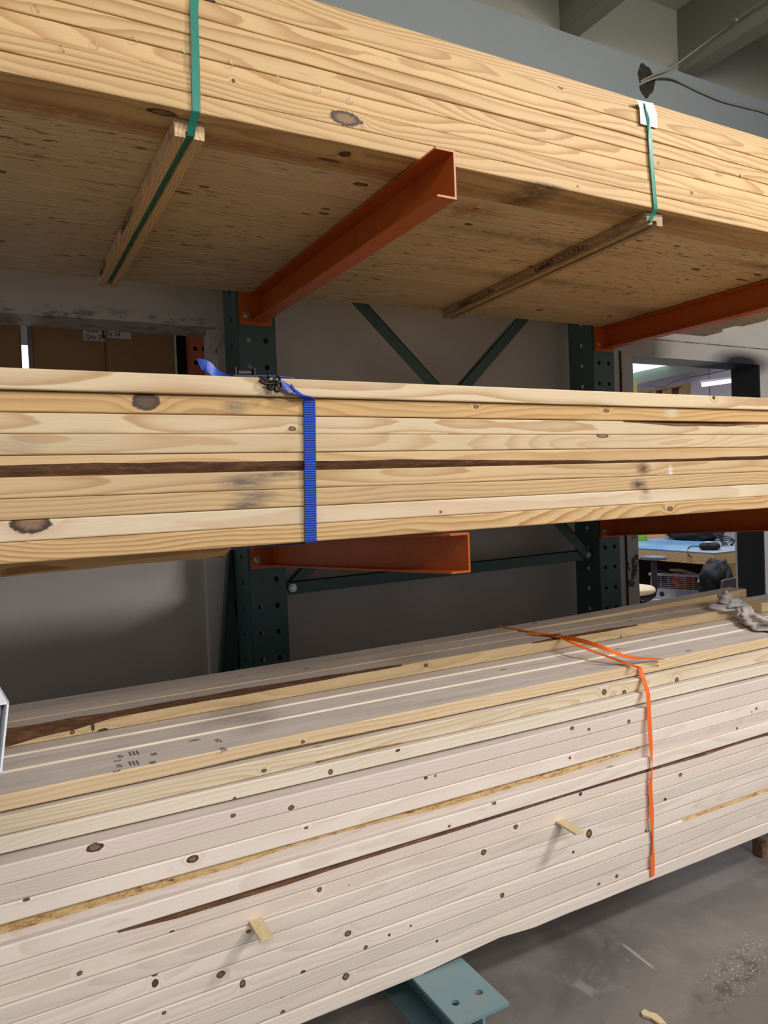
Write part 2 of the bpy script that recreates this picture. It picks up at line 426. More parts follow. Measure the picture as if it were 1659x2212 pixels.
# ------------------------------------------------------------------ setting
def floor_mat():
    k = NT('stained_concrete'); g = k.new('ShaderNodeNewGeometry').outputs['Position']
    n = k.noise(g, 1.6, 8, .62, .4).outputs[0]
    c = k.ramp(n, [(.28, lin((86, 82, 80))), (.5, lin((116, 111, 108))), (.72, lin((138, 131, 126)))])
    n2 = k.noise(g, 7, 8, .7, .6).outputs[0]
    c = k.mix(k.ramp(n2, [(.52, 0.), (.68, .45)]), c, lin((150, 140, 134)))
    n3 = k.noise(g, 85, 3, .6).outputs[0]
    c = k.mix(k.ramp(n3, [(.70, 0.), (.73, .8)]), c, lin((40, 36, 34)))
    n4 = k.noise(k.vec('ADD', g, (9, 4, 2)), 110, 3, .6).outputs[0]
    c = k.mix(k.ramp(n4, [(.735, 0.), (.76, .8)]), c, lin((214, 206, 198)))
    sc = k.noise(k.vec('MULTIPLY', g, (30, 5, 1)), 1, 3).outputs[0]
    c = k.mix(k.ramp(sc, [(.72, 0.), (.76, .25)]), c, lin((190, 184, 180)))
    def seg(a, b, w_, soft):
        A, B = at(*a, 'Z', -1.36), at(*b, 'Z', -1.36); A = Vector((A.x, A.y, 0)); d = Vector((B.x, B.y, 0))-A; L = d.length; d.normalize()
        gx = k.vec('SUBTRACT', g, tuple(A)); al = k.vec('DOT_PRODUCT', gx, tuple(d)); ac = k.vec('DOT_PRODUCT', gx, (-d.y, d.x, 0))
        e = k.math('MAXIMUM', k.math('DIVIDE', k.math('ABSOLUTE', ac), w_), k.math('DIVIDE', k.math('ABSOLUTE', k.math('SUBTRACT', al, L/2)), L/2))
        return k.math('MULTIPLY', k.math('SUBTRACT', 1, e), soft, clamp=True)
    rough_ = k.noise(g, 26, 5, .7).outputs[0]
    c = k.mix(k.math('MULTIPLY', seg((1341, 2036), (1418, 2096), .006, 3), .5), c, lin((196, 190, 188)))
    c = k.mix(k.math('MULTIPLY', seg((1240, 2120), (1290, 2150), .02, 2), .25), c, lin((190, 184, 180)))
    dk = k.math('MULTIPLY', seg((1500, 2200), (1650, 2040), .06, 1.6), k.math('GREATER_THAN', rough_, .53))
    c = k.mix(k.math('MULTIPLY', dk, .55), c, lin((58, 50, 44)))
    ch = k.math('MULTIPLY', seg((1540, 2150), (1659, 2020), .07, 2), k.math('GREATER_THAN', k.noise(g, 150, 2).outputs[0], .64))
    c = k.mix(ch, c, lin((214, 204, 188)))
    k.put(k.b.inputs['Base Color'], c); k.b.inputs['Roughness'].default_value = .42
    return k.m
struct('floor', bxo(-4, 14, -4, 12.5, -1.46, -1.36), floor_mat())
struct('ceiling', bxo(-4, 12, -4, YW+.2, 2.78, 2.88), paint('ceiling_paint', (168, 168, 156), .8, .06))
struct('ceiling_next_room', bxo(-4, 14, YW+.2, 12.5, 2.30, 2.40), paint('ceiling_paint_far', (214, 216, 204), .8, .03))

LW = at(470, 710, 'Y', YW)          # right end of the left opening's lintel edge
LX, LZ = .90, .712
RX0, RX1, RZ = at(1377, 1160, 'Y', YW).x, 4.475, .722
def wall_back():
    bm = bmesh.new()
    def b(x0, x1, z0, z1, mi=0, y0=YW, y1=YW+.2): box(bm, x0, x1, y0, y1, z0, z1, mi=mi)
    b(-4, LX, LZ, 2.78); b(-4, LX, -1.36, -.02)                 # above and below the left opening
    b(LX, RX0, -1.36, 2.78)                                    # pier with the rack
    b(RX0, RX1, RZ, 2.78); b(RX0, RX1, -1.36, -1.26)           # above the right opening
    b(RX1, 12, -1.36, 2.78)
    return bm
def wallmat():
    k = NT('grey_white_wall'); g = k.vec('SUBTRACT', k.new('ShaderNodeNewGeometry').outputs['Position'], (0, 0, OZ))
    n = k.noise(g, 1.7, 6, .6).outputs[0]
    c = k.ramp(n, [(.3, lin((176, 170, 162))), (.7, lin((196, 190, 182)))])
    # chips along the lintel edges, specks
    s = k.new('ShaderNodeSeparateXYZ'); k.put(s.inputs[0], g)
    n2 = k.noise(k.vec('MULTIPLY', g, (14, 14, 26)), 1, 7, .7).outputs[0]
    near = k.math('SUBTRACT', 1, k.math('MULTIPLY', k.math('ABSOLUTE', k.math('SUBTRACT', s.outputs[2], LZ+.012)), 22), clamp=True)
    low = k.math('LESS_THAN', s.outputs[0], 1.0)
    f = k.math('MULTIPLY', k.math('MULTIPLY', near, low), k.ramp(n2, [(.5, 0.), (.6, 1.)]))
    c = k.mix(k.math('MULTIPLY', f, .8), c, lin((92, 78, 66)))
    # joint line over the right opening
    j = k.math('LESS_THAN', k.math('ABSOLUTE', k.math('SUBTRACT', s.outputs[2], .826)), .004)
    j = k.math('MULTIPLY', j, k.math('GREATER_THAN', s.outputs[0], 3.3))
    c = k.mix(k.math('MULTIPLY', j, k.math('MULTIPLY_ADD', n2, 1.6, -.1, clamp=True)), c, lin((66, 58, 54)))
    # black overspray on the lintel next to the painted jamb
    dv = k.vec('LENGTH', k.vec('MULTIPLY', k.vec('SUBTRACT', g, (4.30, YW, .725)), (3.6, 0, 13)))
    sp = k.math('MULTIPLY', k.math('SUBTRACT', 1.25, dv, clamp=True), k.math('LESS_THAN', s.outputs[2], .818))
    c = k.mix(k.math('MULTIPLY', sp, 1.25, clamp=True), c, lin((26, 26, 32)))
    n3 = k.noise(k.vec('ADD', g, (3, 0, 1)), 60, 2).outputs[0]
    c = k.mix(k.ramp(n3, [(.76, 0.), (.79, .7)]), c, lin((70, 62, 56)))
    k.put(k.b.inputs['Base Color'], c); k.b.inputs['Roughness'].default_value = .6
    return k.m
WM = wallmat()
struct('wall_back', wall_back(), WM)
# lower wall on the left stands a little forward of the pier, lighter plaster strip at its corner
bm = bmesh.new(); box(bm, .80, .93, YW-.02, YW+.01, -1.36, -.02, .004)
struct('trim_1', bm, paint('pale_plaster', (214, 210, 206), .6, .03))
# left opening jamb chip
bm = bmesh.new()
prism(bm, [(.865, YW-.008, .70), (.935, YW-.008, .70), (.915, YW-.008, .655), (.88, YW-.008, .60), (.862, YW-.008, .62)], (0, .03, 0))
tag(obj('plaster_flake', bm, WM), 'loose pale plaster flake hanging at the corner of the left wall opening', 'plaster flake')
# steel corner post at the right opening
k = NT('flaking_white_post'); g = k.new('ShaderNodeNewGeometry').outputs['Position']
n = k.noise(k.vec('MULTIPLY', g, (9, 9, 7)), 1, 6, .65).outputs[0]
k.put(k.b.inputs['Base Color'], k.mix(k.ramp(n, [(.60, 0.), (.625, 1.)]), lin((178, 172, 166)), lin((50, 36, 30))))
PM = k.m
bm = bmesh.new(); xa = at(1353, 1200, 'Y', YW).x
box(bm, xa, RX0, YW-.006, YW+.2, -1.36, RZ, .002)
box(bm, xa-.008, xa-.001, YW-.010, YW+.02, -1.36, RZ+.02, mi=1)
struct('trim_2', bm, [PM, paint('rust_line', (70, 44, 36), .8)])
bm = bmesh.new(); box(bm, RX1-.012, RX1+.001, YW-.003, YW+.197, -1.26, RZ)
struct('trim_3', bm, paint('black_jamb', (30, 30, 35), .55, .25, scale=9))
bm = bmesh.new(); box(bm, RX1-.014, RX1-.010, YW+.188, YW+.2, -1.26, .02)
struct('trim_4', bm, paint('pale_jamb_edge', (190, 184, 178), .6))

# beam, joists
BZ = at(1199, 64, 'Y', YW-.03).z
CP = paint('grey_ceiling_paint', (130, 137, 137), .6, .05, (120, 118, 108), .25, scale=2)
CP2 = paint('olive_grey_ceiling_paint', (130, 130, 116), .7, .05, (120, 116, 100), .25, scale=2)
hx = at(1390, 168, 'Y', YW-.04)
bm = bmesh.new(); box(bm, -4, 12, YW-.04, YW-.002, 1.6, BZ, .003)
struct('trim_5', bm, CP)
for i in range(-1, 6):
    x = at(1206, 77, 'Y', YW).x + (i)*.925
    bm = bmesh.new(); box(bm, x, x+.115, -4, YW-.001, BZ, 2.78, .004)
    struct('trim_%d' % (i+7), bm, CP2)
bm = bmesh.new(); box(bm, -4, 12, YW-.012, YW-.001, BZ, 2.78)
struct('trim_13', bm, CP2)
# ragged hole where the cables leave the beam; shaded depth painted on a plate
bm = bmesh.new()
ring = []
ptsn = 26
for j in range(ptsn):
    a = 2*math.pi*j/ptsn; rr = 1+.10*math.sin(3*a+1)+.06*math.sin(7*a)
    ring.append((hx.x+.02+math.cos(a)*.066*rr, YW-.0425, hx.z-.012+math.sin(a)*.092*rr))
prism(bm, ring, (0, .004, 0))
tag(obj('ragged_hole', bm, paint('hole_shade_plaster', (30, 26, 22), .9, .5, (90, 84, 72), .8, scale=40)), kind='structure')
CABLE = paint('grey_painted_cable', (134, 132, 122), .6)
yc = YW-.05
def cable(name, label, pts, r, clips):
    t = thing(name, label, 'cable', pts[0])
    o0 = Vector(pts[0])
    bm = bmesh.new(); tube(bm, [p-o0 for p in curve(pts, 8)], r, 8); obj('sheath', bm, CABLE, t, True)
    for c in clips:
        bm = bmesh.new(); c = Vector(c)-o0
        box(bm, c.x-.012, c.x+.012, c.y-.008, c.y+.010, c.z-.010, c.z+.004, .002); obj('cable_clip', bm, CABLE, t)
a0 = at(1375, 181, 'Y', YW-.03)
j2 = at(1455, 140, 'Y', yc); 
jx = at(1453, 159, 'Y', YW).x
cl1 = Vector((jx-.012, 2.78, BZ+.06))
cable('ceiling_cable', 'grey cable running from the hole up along the second joist', [a0, at(1410, 163, 'Y', yc-.01), at(1450, 146, 'Y', yc-.03), (jx-.012, 2.80, BZ+.052), (jx-.012, 2.55, BZ+.075), (jx-.012, 2.3, BZ+.07), (jx-.012, 1.9, BZ+.085), (jx-.012, 1.2, BZ+.09)], .006, [(jx-.012, 2.62, BZ+.07)])
b0 = at(1375, 186, 'Y', YW-.03)
cable('ceiling_cable', 'grey cable drooping from the hole to the right along the wall beam', [b0, at(1400, 174, 'Y', yc-.01), at(1425, 166, 'Y', yc-.02), at(1452, 169, 'Y', yc-.01), at(1477, 181, 'Y', yc), at(1510, 197, 'Y', yc), at(1560, 218, 'Y', yc), at(1610, 231, 'Y', yc), at(1662, 246, 'Y', yc), at(1760, 290, 'Y', yc)], .007, [at(1470, 176, 'Y', yc), ])

# ------------------------------------------------------------------ rack uprights
PITCH_H = .1033
def upright(x0, w, label, idx):
    t = thing('rack_upright', label, 'rack upright', (x0, YU, -1.36), 'green uprights of the storage rack')
    # hole rows measured on the left post
    zc = at(534, 734, 'Y', YU).z if idx == 0 else at(1294, 784, 'Y', YU).z
    v0 = (zc+1.36) % PITCH_H
    bm = bmesh.new(); sheet(bm, (0, 0, 0), (1, 0, 0), (0, 0, 1), w, 3.24, [w*.27, w*.73], PITCH_H, .0105, .004, v0)
    obj('front_plate', bm, GREEN, t)
    zs = at(497, 634, 'X', x0).z if idx == 0 else at(1242, 707, 'X', x0).z
    for nm, xx in (('side_plate', 0), ('side_plate', w)):
        bm = bmesh.new(); sheet(bm, (xx, .0045, 0), (0, 1, 0), (0, 0, 1), .165, 3.24, [.075], PITCH_H, .0105, .004, (zs+1.36) % PITCH_H)
        obj(nm, bm, GREEN, t)
    bm = bmesh.new(); box(bm, .001, .03, .165, .169, 0, 3.24); box(bm, w-.03, w-.001, .165, .169, 0, 3.24)
    obj('return_lip', bm, GREEN, t)
    # base arm: I section lying on the floor towards the aisle, two bolt holes near its end
    bw = .150; bx = -.002; y1, y0 = -.006, -1.355
    bm = bmesh.new()
    box(bm, bx+bw/2-.004, bx+bw/2+.004, y0, y1, .008, .126)
    box(bm, bx, bx+bw, y0, y1, 0, .008)
    obj('base_arm_web', bm, BLUEGREEN, t)
    bm = bmesh.new()
    # flange with two holes
    L = y1-y0
    ys = [.064]; cells = 8
    fsz = []
    for c, (u0_, u1_) in ((bw*.27, (0, bw/2)), (bw*.73, (bw/2, bw))):
        seg = 16; v = .068; inn = []; out = []
        for j in range(seg):
            a = 2*math.pi*(j+.5)/seg; ca, sa = math.cos(a), math.sin(a)
            inn.append((c+.0105*ca, v+.0105*sa))
            hu = (u1_-c) if ca > 0 else (c-u0_); kk = min(hu/max(abs(ca), 1e-6), .05/max(abs(sa), 1e-6))
            out.append([c+kk*ca, v+kk*sa])
        for cu, cv in ((u1_, v+.05), (u0_, v+.05), (u0_, v-.05), (u1_, v-.05)):
            bi = min(range(seg), key=lambda q: (out[q][0]-cu)**2+(out[q][1]-cv)**2); out[bi] = [cu, cv]
        iv = [bm.verts.new((bx+p, y0+q, .134)) for p, q in inn]; ov = [bm.verts.new((bx+p, y0+q, .134)) for p, q in out]
        for j in range(seg): bm.faces.new((iv[j], ov[j], ov[(j+1) % seg], iv[(j+1) % seg]))
        for a_, b_ in ((0, .018), (.118, L)):
            bm.faces.new([bm.verts.new((bx+p, y0+q, .134)) for p, q in ((u0_, a_), (u1_, a_), (u1_, b_), (u0_, b_))])
    bmesh.ops.remove_doubles(bm, verts=bm.verts[:], dist=1e-5)
    thicken(bm, (0, 0, -.008))
    obj('base_arm_flange', bm, BLUEGREEN, t)
    return t
UX0, UX1 = .898, 2.726
upright(UX0, .149, 'dark green perforated steel upright left of the orange arm, above the boards', 0)
upright(UX1, .141, 'dark green perforated steel upright at right, next to the pale flaking post', 1)

# ------------------------------------------------------------------ cantilever arms
def arm(x, ztip, zroot, dtip, droot, label, ytip=1.42, bolt=True):
    """channel section open to the left; z values are the top edge; d = depth"""
    t = thing('cantilever_arm', label, 'rack arm', (x, YU, zroot), 'orange arms of the storage rack')
    yt, yr = ytip-YU, -.008
    dz = ztip-zroot; fl = .053; th = .005
    def profile(x0, x1, tz, bz, topz, botz, ch=0):
        bm = bmesh.new()
        pts = [(x0, yr, topz(yr)-tz), (x0, yt, topz(yt)-tz), (x0, yt, botz(yt)+bz), (x0, yr, botz(yr)+bz)]
        prism(bm, pts, (x1-x0, 0, 0)); return bm
    top = lambda y: dz*(y-yr)/(yt-yr)
    bot = lambda y: -droot+(dz-dtip+droot)*(y-yr)/(yt-yr)
    obj('web', profile(fl-th, fl, 0, 0, top, bot), ORANGE, t)
    bm = bmesh.new(); prism(bm, [(0, yr, top(yr)), (0, yt+.0, top(yt)), (0, yt, top(yt)-th), (0, yr, top(yr)-th)], (fl-th, 0, 0)); obj('flange', bm, ORANGE, t)
    bm = bmesh.new(); prism(bm, [(0, yr, bot(yr)), (0, yt, bot(yt)), (0, yt, bot(yt)+th), (0, yr, bot(yr)+th)], (fl-th, 0, 0)); obj('flange', bm, ORANGE, t)
    bm = bmesh.new(); box(bm, -.045, .088, -.011, -.001, -droot-.010, .15, .004); obj('bracket_plate', bm, ORANGE, t)
    for bx_, bz_ in ((-.018, -droot+.028),):
        bm = bmesh.new(); cyl(bm, (bx_, -.012, bz_), (bx_, -.014, bz_), .014, 20); cyl(bm, (bx_, -.014, bz_), (bx_, -.024, bz_), .0105, 6); obj('bolt', bm, STEEL, t)
    return t
ax0 = .945
arm(ax0, .777, .777, .112, .108, 'orange steel arm under the top bundle, its tip at the middle of the photo')
arm(ax0+1.83, .777, .777, .112, .108, 'orange steel arm under the top bundle at the right edge of the photo')
arm(ax0, -.1035, -.165, .093, .105, 'orange steel arm under the middle bundle beside the blue strap')
arm(ax0+1.83, -.1035, -.165, .093, .105, 'orange steel arm under the middle bundle at the right edge, by the workbench')

# ------------------------------------------------------------------ braces
YB = 2.81
def brace(name, label, p, q, wd_, y, bolts=()):
    p, q = Vector(p), Vector(q); t = thing(name, label, 'rack brace', (p.x, y, p.z), 'green braces between the uprights')
    d = Vector((q.x-p.x, 0, q.z-p.z)); n = Vector((-d.z, 0, d.x)).normalized()*wd_/2
    e = d.normalized()*.02
    bm = bmesh.new()
    prism(bm, [-n-e, -n+d+e, n+d+e, n-e], (0, .004, 0))
    prism(bm, [n-e, n+d+e, n*.85+d+e, n*.85-e], (0, .03, 0))
    obj('flat_bar', bm, GREEN, t)
    for b in bolts:
        b = Vector(b)-Vector((p.x, y, p.z)); b.y = 0
        bm = bmesh.new(); cyl(bm, b, b+Vector((0, -.004, 0)), .017, 20); cyl(bm, b+Vector((0, -.004, 0)), b+Vector((0, -.013, 0)), .0125, 6)
        obj('bolt', bm, STEEL, t)
pa, pb = at(632, 1270, 'Y', YB), at(1268, 1198, 'Y', YB)
brace('rack_brace', 'long green horizontal brace bar between the two uprights below the middle bundle', pa, pb, .052, YB, [pa])
d1 = at(770, 650, 'Y', YB)-at(932, 835, 'Y', YB)
top1 = pb+(at(770, 650, 'Y', YB)-pb)*1.75
brace('rack_brace', 'green diagonal brace falling from upper left to the right upright', top1, pb+Vector((0, 0, .0)), .052, YB-.008, [pb])
top2 = pa+(at(1132, 688, 'Y', YB)-pa)*1.6
brace('rack_brace', 'green diagonal brace rising from the left upright to upper right', pa+Vector((0, 0, 0)), top2, .052, YB+.006)
# loose steel angles leaning behind the left upright
a, b = at(506, 1195, 'Y', 2.97), at(486, 1470, 'Y', 2.93)
dd = (b-a).normalized()
top = a-dd*.12; bot = b+(b-a)*((-1.34-b.z)/(b.z-a.z))
t = thing('leaning_steel_channel', 'dark green steel channel leaning against the wall left of the left upright', 'steel channel', bot)
bm = bmesh.new()
for x0, x1, y0, y1 in ((-.032, .032, -.002, .002), (-.032, -.027, -.03, 0), (.027, .032, -.03, 0), (-.008, -.003, -.006, 0)):
    v = top-bot
    prism(bm, [(x0, y0, 0), (x1, y0, 0), (x1, y1, 0), (x0, y1, 0)], v)
obj('channel', bm, GREEN, t)
z1 = at(530, 1294, 'Y', 2.95).z
bm = bmesh.new(); box(bm, .895, 1.0, 2.935, 2.975, -1.36, z1, .002)
tag(obj('steel_post_stub', bm, paint('black_steel', (20, 22, 24), .4)), 'short black steel post standing behind the left upright', 'steel post')

# ------------------------------------------------------------------ top bundle
GT = 'pine boards of the strapped top bundle'
P = .0387; ZT0 = .781; YT = 1.4995
def Kn(px, py, rx, rz, Y, kind='knot'):
    p = at(px, py, 'Y', Y); return (p.x, p.z, rx, rz, kind, 'F')
def Ku(px, py, rx, ry, Z, kind='knot'):
    p = at(px, py, 'Z', Z); return (p.x, p.y, rx, ry, kind, 'U')
def St(px, py, rx, rz, Y, amt, col):
    p = at(px, py, 'Y', Y); return (p.x, p.z, rx, rz, amt, col, 'F')
knT = [Kn(746, 256, .038, .0155, YT), Kn(777, 264, .009, .0045, YT, 'dark'), Kn(505, 173, .004, .004, YT, 'dark'), Kn(1211, 189, .008, .005, YT), Kn(1247, 403, .004, .003, YT, 'tiny'),
       Kn(1493, 417, .005, .004, YT, 'tiny'), Kn(1599, 382, .006, .006, YT), Kn(1423, 352, .004, .003, YT, 'tiny'), Kn(452, 0, .012, .003, YT, 'dark')]
stT = [St(1180, 400, .07, .006, YT, .9, (60, 50, 44)), St(1560, 470, .12, .004, YT, .8, (60, 50, 40))]
adj = ['with a scuffed lower edge over the battens', 'carrying the long dark knot hole', 'with staples and fine straight grain', 'with wavy grain and a tiny knot',
       'with broad looping grain crossing the green bands', 'with pale sweeping grain', 'with swirled grain just below the top', 'cut off by the picture top at left']
for i in range(8):
    zb = ZT0+i*P
    kn = [q for q in knT if zb-.002 <= q[1] < zb+P-.002]; st = [q for q in stT if zb-.01 <= q[1] < zb+P]
    m = wood('pine_top_%d' % i, PL, PD, .85, random.uniform(.007, .011), random.uniform(.05, .085), kn, st, warp=random.uniform(.004, .007))
    cuts = {'ft': [(-2, .003, .003), (4, .003, .003)]}
    if i == 0: cuts = {'ft': [(-1, .004, .006), (.3, .004, .005), (.7, .003, .003), (4, .003, .003)]}
    lab = '%s pine board of the top bundle front, %s' % (ORD[i], adj[i])
    board(lab, -1.1, 3.52+.03*((i*7) % 3), YT+(.012 if i == 7 else random.uniform(-.001, .003)), zb, .14, [m, BARK], group=GT, cuts=cuts, wob=.0012)
ends = [3.50, 3.53, 3.55, 3.50, 3.54, 3.50, 3.52, 3.475, 3.545]
ys = [1.6425, 1.785, 1.927, 2.069, 2.211, 2.353, 2.495, 2.622]
knU = [Ku(441, 404, .014, .006, ZT0), Ku(393, 416, .022, .004, ZT0, 'dark'), Ku(779, 399, .020, .010, ZT0), Ku(700, 462, .016, .007, ZT0), Ku(704, 452, .014, .005, ZT0), Ku(665, 465, .030, .004, ZT0, 'dark'),
       Ku(3, 371, .012, .006, ZT0, 'dark'), Ku(3, 521, .010, .005, ZT0, 'dark'), Ku(177, 552, .010, .005, ZT0, 'dark'), Ku(137, 552, .025, .004, ZT0, 'dark'), Ku(1028, 451, .010, .006, ZT0), Ku(1012, 485, .014, .008, ZT0, 'dark'),
       Ku(1462, 532, .014, .006, ZT0, 'dark'), Ku(1503, 582, .025, .008, ZT0, 'dark'), Ku(1637, 594, .02, .010, ZT0, 'dark'), Ku(1600, 604, .03, .005, ZT0, 'dark'), Ku(1520, 574, .010, .004, ZT0, 'dark'), Ku(1484, 604, .012, .005, ZT0, 'dark'),
       Ku(745, 333, .014, .014, ZT0, 'dark'), Ku(710, 346, .03, .006, ZT0, 'dark'), Ku(767, 595, .008, .004, ZT0, 'dark'), Ku(791, 607, .008, .004, ZT0, 'dark'), Ku(815, 603, .014, .005, ZT0), Ku(712, 600, .012, .005, ZT0),
       Ku(1165, 670, .02, .014, ZT0), Ku(1317, 683, .014, .012, ZT0), Ku(1593, 691, .012, .005, ZT0, 'dark'), Ku(1150, 577, .02, .005, ZT0, 'dark'), Ku(1040, 541, .018, .004, ZT0), Ku(350, 243, .03, .012, ZT0), Ku(660, 462, .012, .004, ZT0)]
stU = [(.35, 1.60, 2.2, .030, .5, (120, 70, 40), 'U'), (1.72, 1.55, .35, .03, .55, (58, 50, 46), 'U'), (1.6, 1.85, .5, .04, .5, (66, 54, 44), 'U'), (1.9, 2.2, .5, .05, .5, (80, 62, 46), 'U'), (2.9, 2.45, .4, .1, .5, (110, 70, 36), 'U'), (2.7, 1.75, .35, .03, .7, (60, 50, 42), 'U'), (1.25, 1.72, .12, .06, .6, (140, 60, 30), 'U')]
# the front bottom board shows its underside too: give it the underside marks
um = bpy.data.objects['lumber_board'].material_slots[0]
um.material = wood('pine_top_bottom', PL, PD, .7, .013, .05, [q for q in knT if q[1] < ZT0+.036]+[q for q in knU if q[1] < 1.64], [q for q in stT if q[1] < ZT0+P]+stU[:2])
for i, y in enumerate(ys):
    kn = [q for q in knU if y <= q[1] < y+.14]; st = [q for q in stU if abs(q[1]-y-.07) < .12]
    m = wood('pine_under_%d' % i, (222, 202, 166), (174, 142, 100), .7, random.uniform(.004, .007), .05, kn, st, fine=.16, cy=random.uniform(.02, .12), cz=-.03, flecks=.85)
    lab = 'pine board in the underside of the top bundle, %s from the front' % ORD[i+1]
    if i == 7: lab = 'rearmost pine board in the underside of the top bundle, against the rack'
    board(lab, -1.1, ends[i+1], y, ZT0+random.uniform(0, .0015), .1388 if i < 7 else .119, [m], group=GT, wob=.0006)

m = wood('pine_top_back', PL, PD, .7, .008, .05)  # unseen top layer and rear column added to keep light off the wall
for i, y in enumerate(ys[:7]):
    board('unseen pine board in the top layer of the top bundle, %s row from the front' % ORD[i+1], -1.1, ends[i], y, ZT0+7*P, .1405, [m], group=GT, wob=.0005)
for i in range(1, 8):
    board('%s unseen pine board of the rear column of the top bundle' % ORD[i], -1.1, 3.5, ys[7], ZT0+i*P, .119, [m], group=GT, wob=.0005)
# battens under the bundle with a strap groove
BM = wood('batten_pine', (220, 190, 144), (176, 136, 92), .8, .008, .02, stains=[(1.72, .75, .2, .05, .5, (90, 76, 64), 'F')], along='Y', fine=.2)
INK = paint('black_stamp_ink', (38, 26, 20), .8)
def batten(label, x0, y0, x1, y1):
    ang = math.atan2(x1-x0, y1-y0); L = math.hypot(x1-x0, y1-y0)
    t = thing('strap_batten', label, 'wooden batten', (x0, y0, ZT0-.0375), 'grooved battens under the top bundle', (0, 0, -ang))
    w, h, g, gd = .062, .036, .017, .013
    bm = bmesh.new()
    prof = [(-w/2, 0), (-g/2, 0), (-g/2, gd), (g/2, gd), (g/2, 0), (w/2, 0), (w/2, h), (-w/2, h)]
    n = 14; rows = []
    for i in range(n+1):
        y = L*i/n; j = noise.noise(Vector((x0*5, y*6, 0)))*.0015
        rows.append([bm.verts.new((a+(j if abs(a) > .02 else 0), y, b+abs(j)*(b < .01))) for a, b in prof])
    for i in range(n):
        for q in range(8): bm.faces.new((rows[i][q], rows[i+1][q], rows[i+1][(q+1) % 8], rows[i][(q+1) % 8]))
    bm.faces.new(rows[0]); bm.faces.new(rows[-1][::-1]); bmesh.ops.recalc_face_normals(bm, faces=bm.faces[:])
    obj('bar', bm, BM, t)
    return t, w, L
def stamp(t, w, y0, y1):
    """frame + size mark on the left side of a batten, read from the left"""
    bm = bmesh.new(); x = -w/2-.0022; z0, z1 = .010, .030
    e = .0016
    box(bm, x, x+.0006, y0, y1, z1-e, z1); box(bm, x, x+.0006, y0, y1, z0, z0+e)
    for yy in (y0, y1, y0+(y1-y0)*.62): box(bm, x, x+.0006, yy-e, yy+e, z0, z1)
    for k_ in range(7):
        yy = y0+.012+(y1-y0-.03)*k_/7
        box(bm, x, x+.0006, yy, yy+.010, .018, .0215)
    for k_ in range(2): box(bm, x, x+.0006, y0+(y1-y0)*.66, y1-.012, .014+.006*k_, .0165+.006*k_)
    add_text(bm, '12', .022, (x, y0-.006, .012), (0, -1, 0), (0, 0, 1))
    add_text(bm, 'S', .013, (x, y0-.034, .014), (0, -1, 0), (0, 0, 1))
    obj('stamp', bm, INK, t)
t, w_, L_ = batten('grooved wooden batten with a green band in its groove, left underside of the top bundle', .416, 1.535, .422, 2.70)
stamp(t, w_, .50, .66); stamp(t, w_, .98, 1.10)
t, w_, L_ = batten('grooved wooden batten with two framed stamps, right underside of the top bundle', 1.765, 1.52, 1.842, 2.715)
for (pa_, pb_) in (((1236, 535), (1148, 580)), ((1046, 628), (985, 660))):
    a_ = at(*pa_, 'Z', ZT0-.016).y-1.52; b_ = at(*pb_, 'Z', ZT0-.016).y-1.52
    stamp(t, w_, max(a_, .05), b_)

# green bands
def ribbon_obj(name, bm, mat, parent=None): return obj(name, bm, mat, parent)
X = Vector((1, 0, 0))
yf = YT-.006
topz = ZT0+8*P+.004
gs1 = thing('green_strap', 'green plastic strapping band around the left end of the top bundle', 'strap', (0, 0, 0), 'green bands around the top bundle')
pts = [((.445, 2.76, topz), X), ((.44, 2.1, topz), X), ((.438, yf, topz), X), ((.437, yf-.0015, topz-.02), X)]
for py in (20, 60, 110, 160, 205, 240):
    p = at(interp([(0, 418.5), (150, 423), (245, 424.5)], py), py, 'Y', yf-.001); pts.append((p, X))
q = at(418, 282, 'Y', 1.527)
pts += [((.419, yf, ZT0-.002), X), ((.417, 1.516, ZT0-.020), X), ((.4165, 1.530, ZT0-.034), X), ((.416, 1.56, ZT0-.0275), X), ((.419, 2.2, ZT0-.0275), X), ((.422, 2.66, ZT0-.0275), X), ((.422, 2.735, ZT0-.02), X), ((.43, 2.747, ZT0+.02), X), ((.44, 2.747, topz-.02), X), ((.445, 2.745, topz), X)]
bm = bmesh.new(); ribbon(bm, pts, .0165, .0012); obj('band', bm, GREENSTRAP, gs1)
gs2 = thing('green_strap', 'green plastic strapping band over the white corner card on the top bundle', 'strap', (0, 0, 0), 'green bands around the top bundle')
pc = at(1396, 246, 'Y', yf-.012)
pts = [((1.72, 2.745, topz), X), ((1.73, 1.9, topz), X), (at(1390, 220, 'Y', yf+.004), X), (at(1395, 234, 'Y', yf-.004), X+Vector((0, .5, 0))), (at(1400, 256, 'Y', yf-.004), X+Vector((0, .2, 0)))]
for px_, py in ((1404.5, 298), (1408.5, 350), (1412, 400), (1415.5, 440)): pts.append((at(px_, py, 'Y', yf-.001), X))
pts += [(at(1416, 452, 'Y', yf), X), (at(1410, 464, 'Y', 1.503), X), (at(1404, 476, 'Y', 1.508), X), ((1.768, 1.55, ZT0-.0275), X), ((1.80, 2.0, ZT0-.0275), X), ((1.838, 2.68, ZT0-.0275), X), ((1.842, 2.735, ZT0-.02), X), ((1.82, 2.747, ZT0+.05), X), ((1.74, 2.747, topz-.02), X), ((1.72, 2.745, topz), X)]
bm = bmesh.new(); ribbon(bm, pts, .0150, .0012); obj('band', bm, GREENSTRAP, gs2)
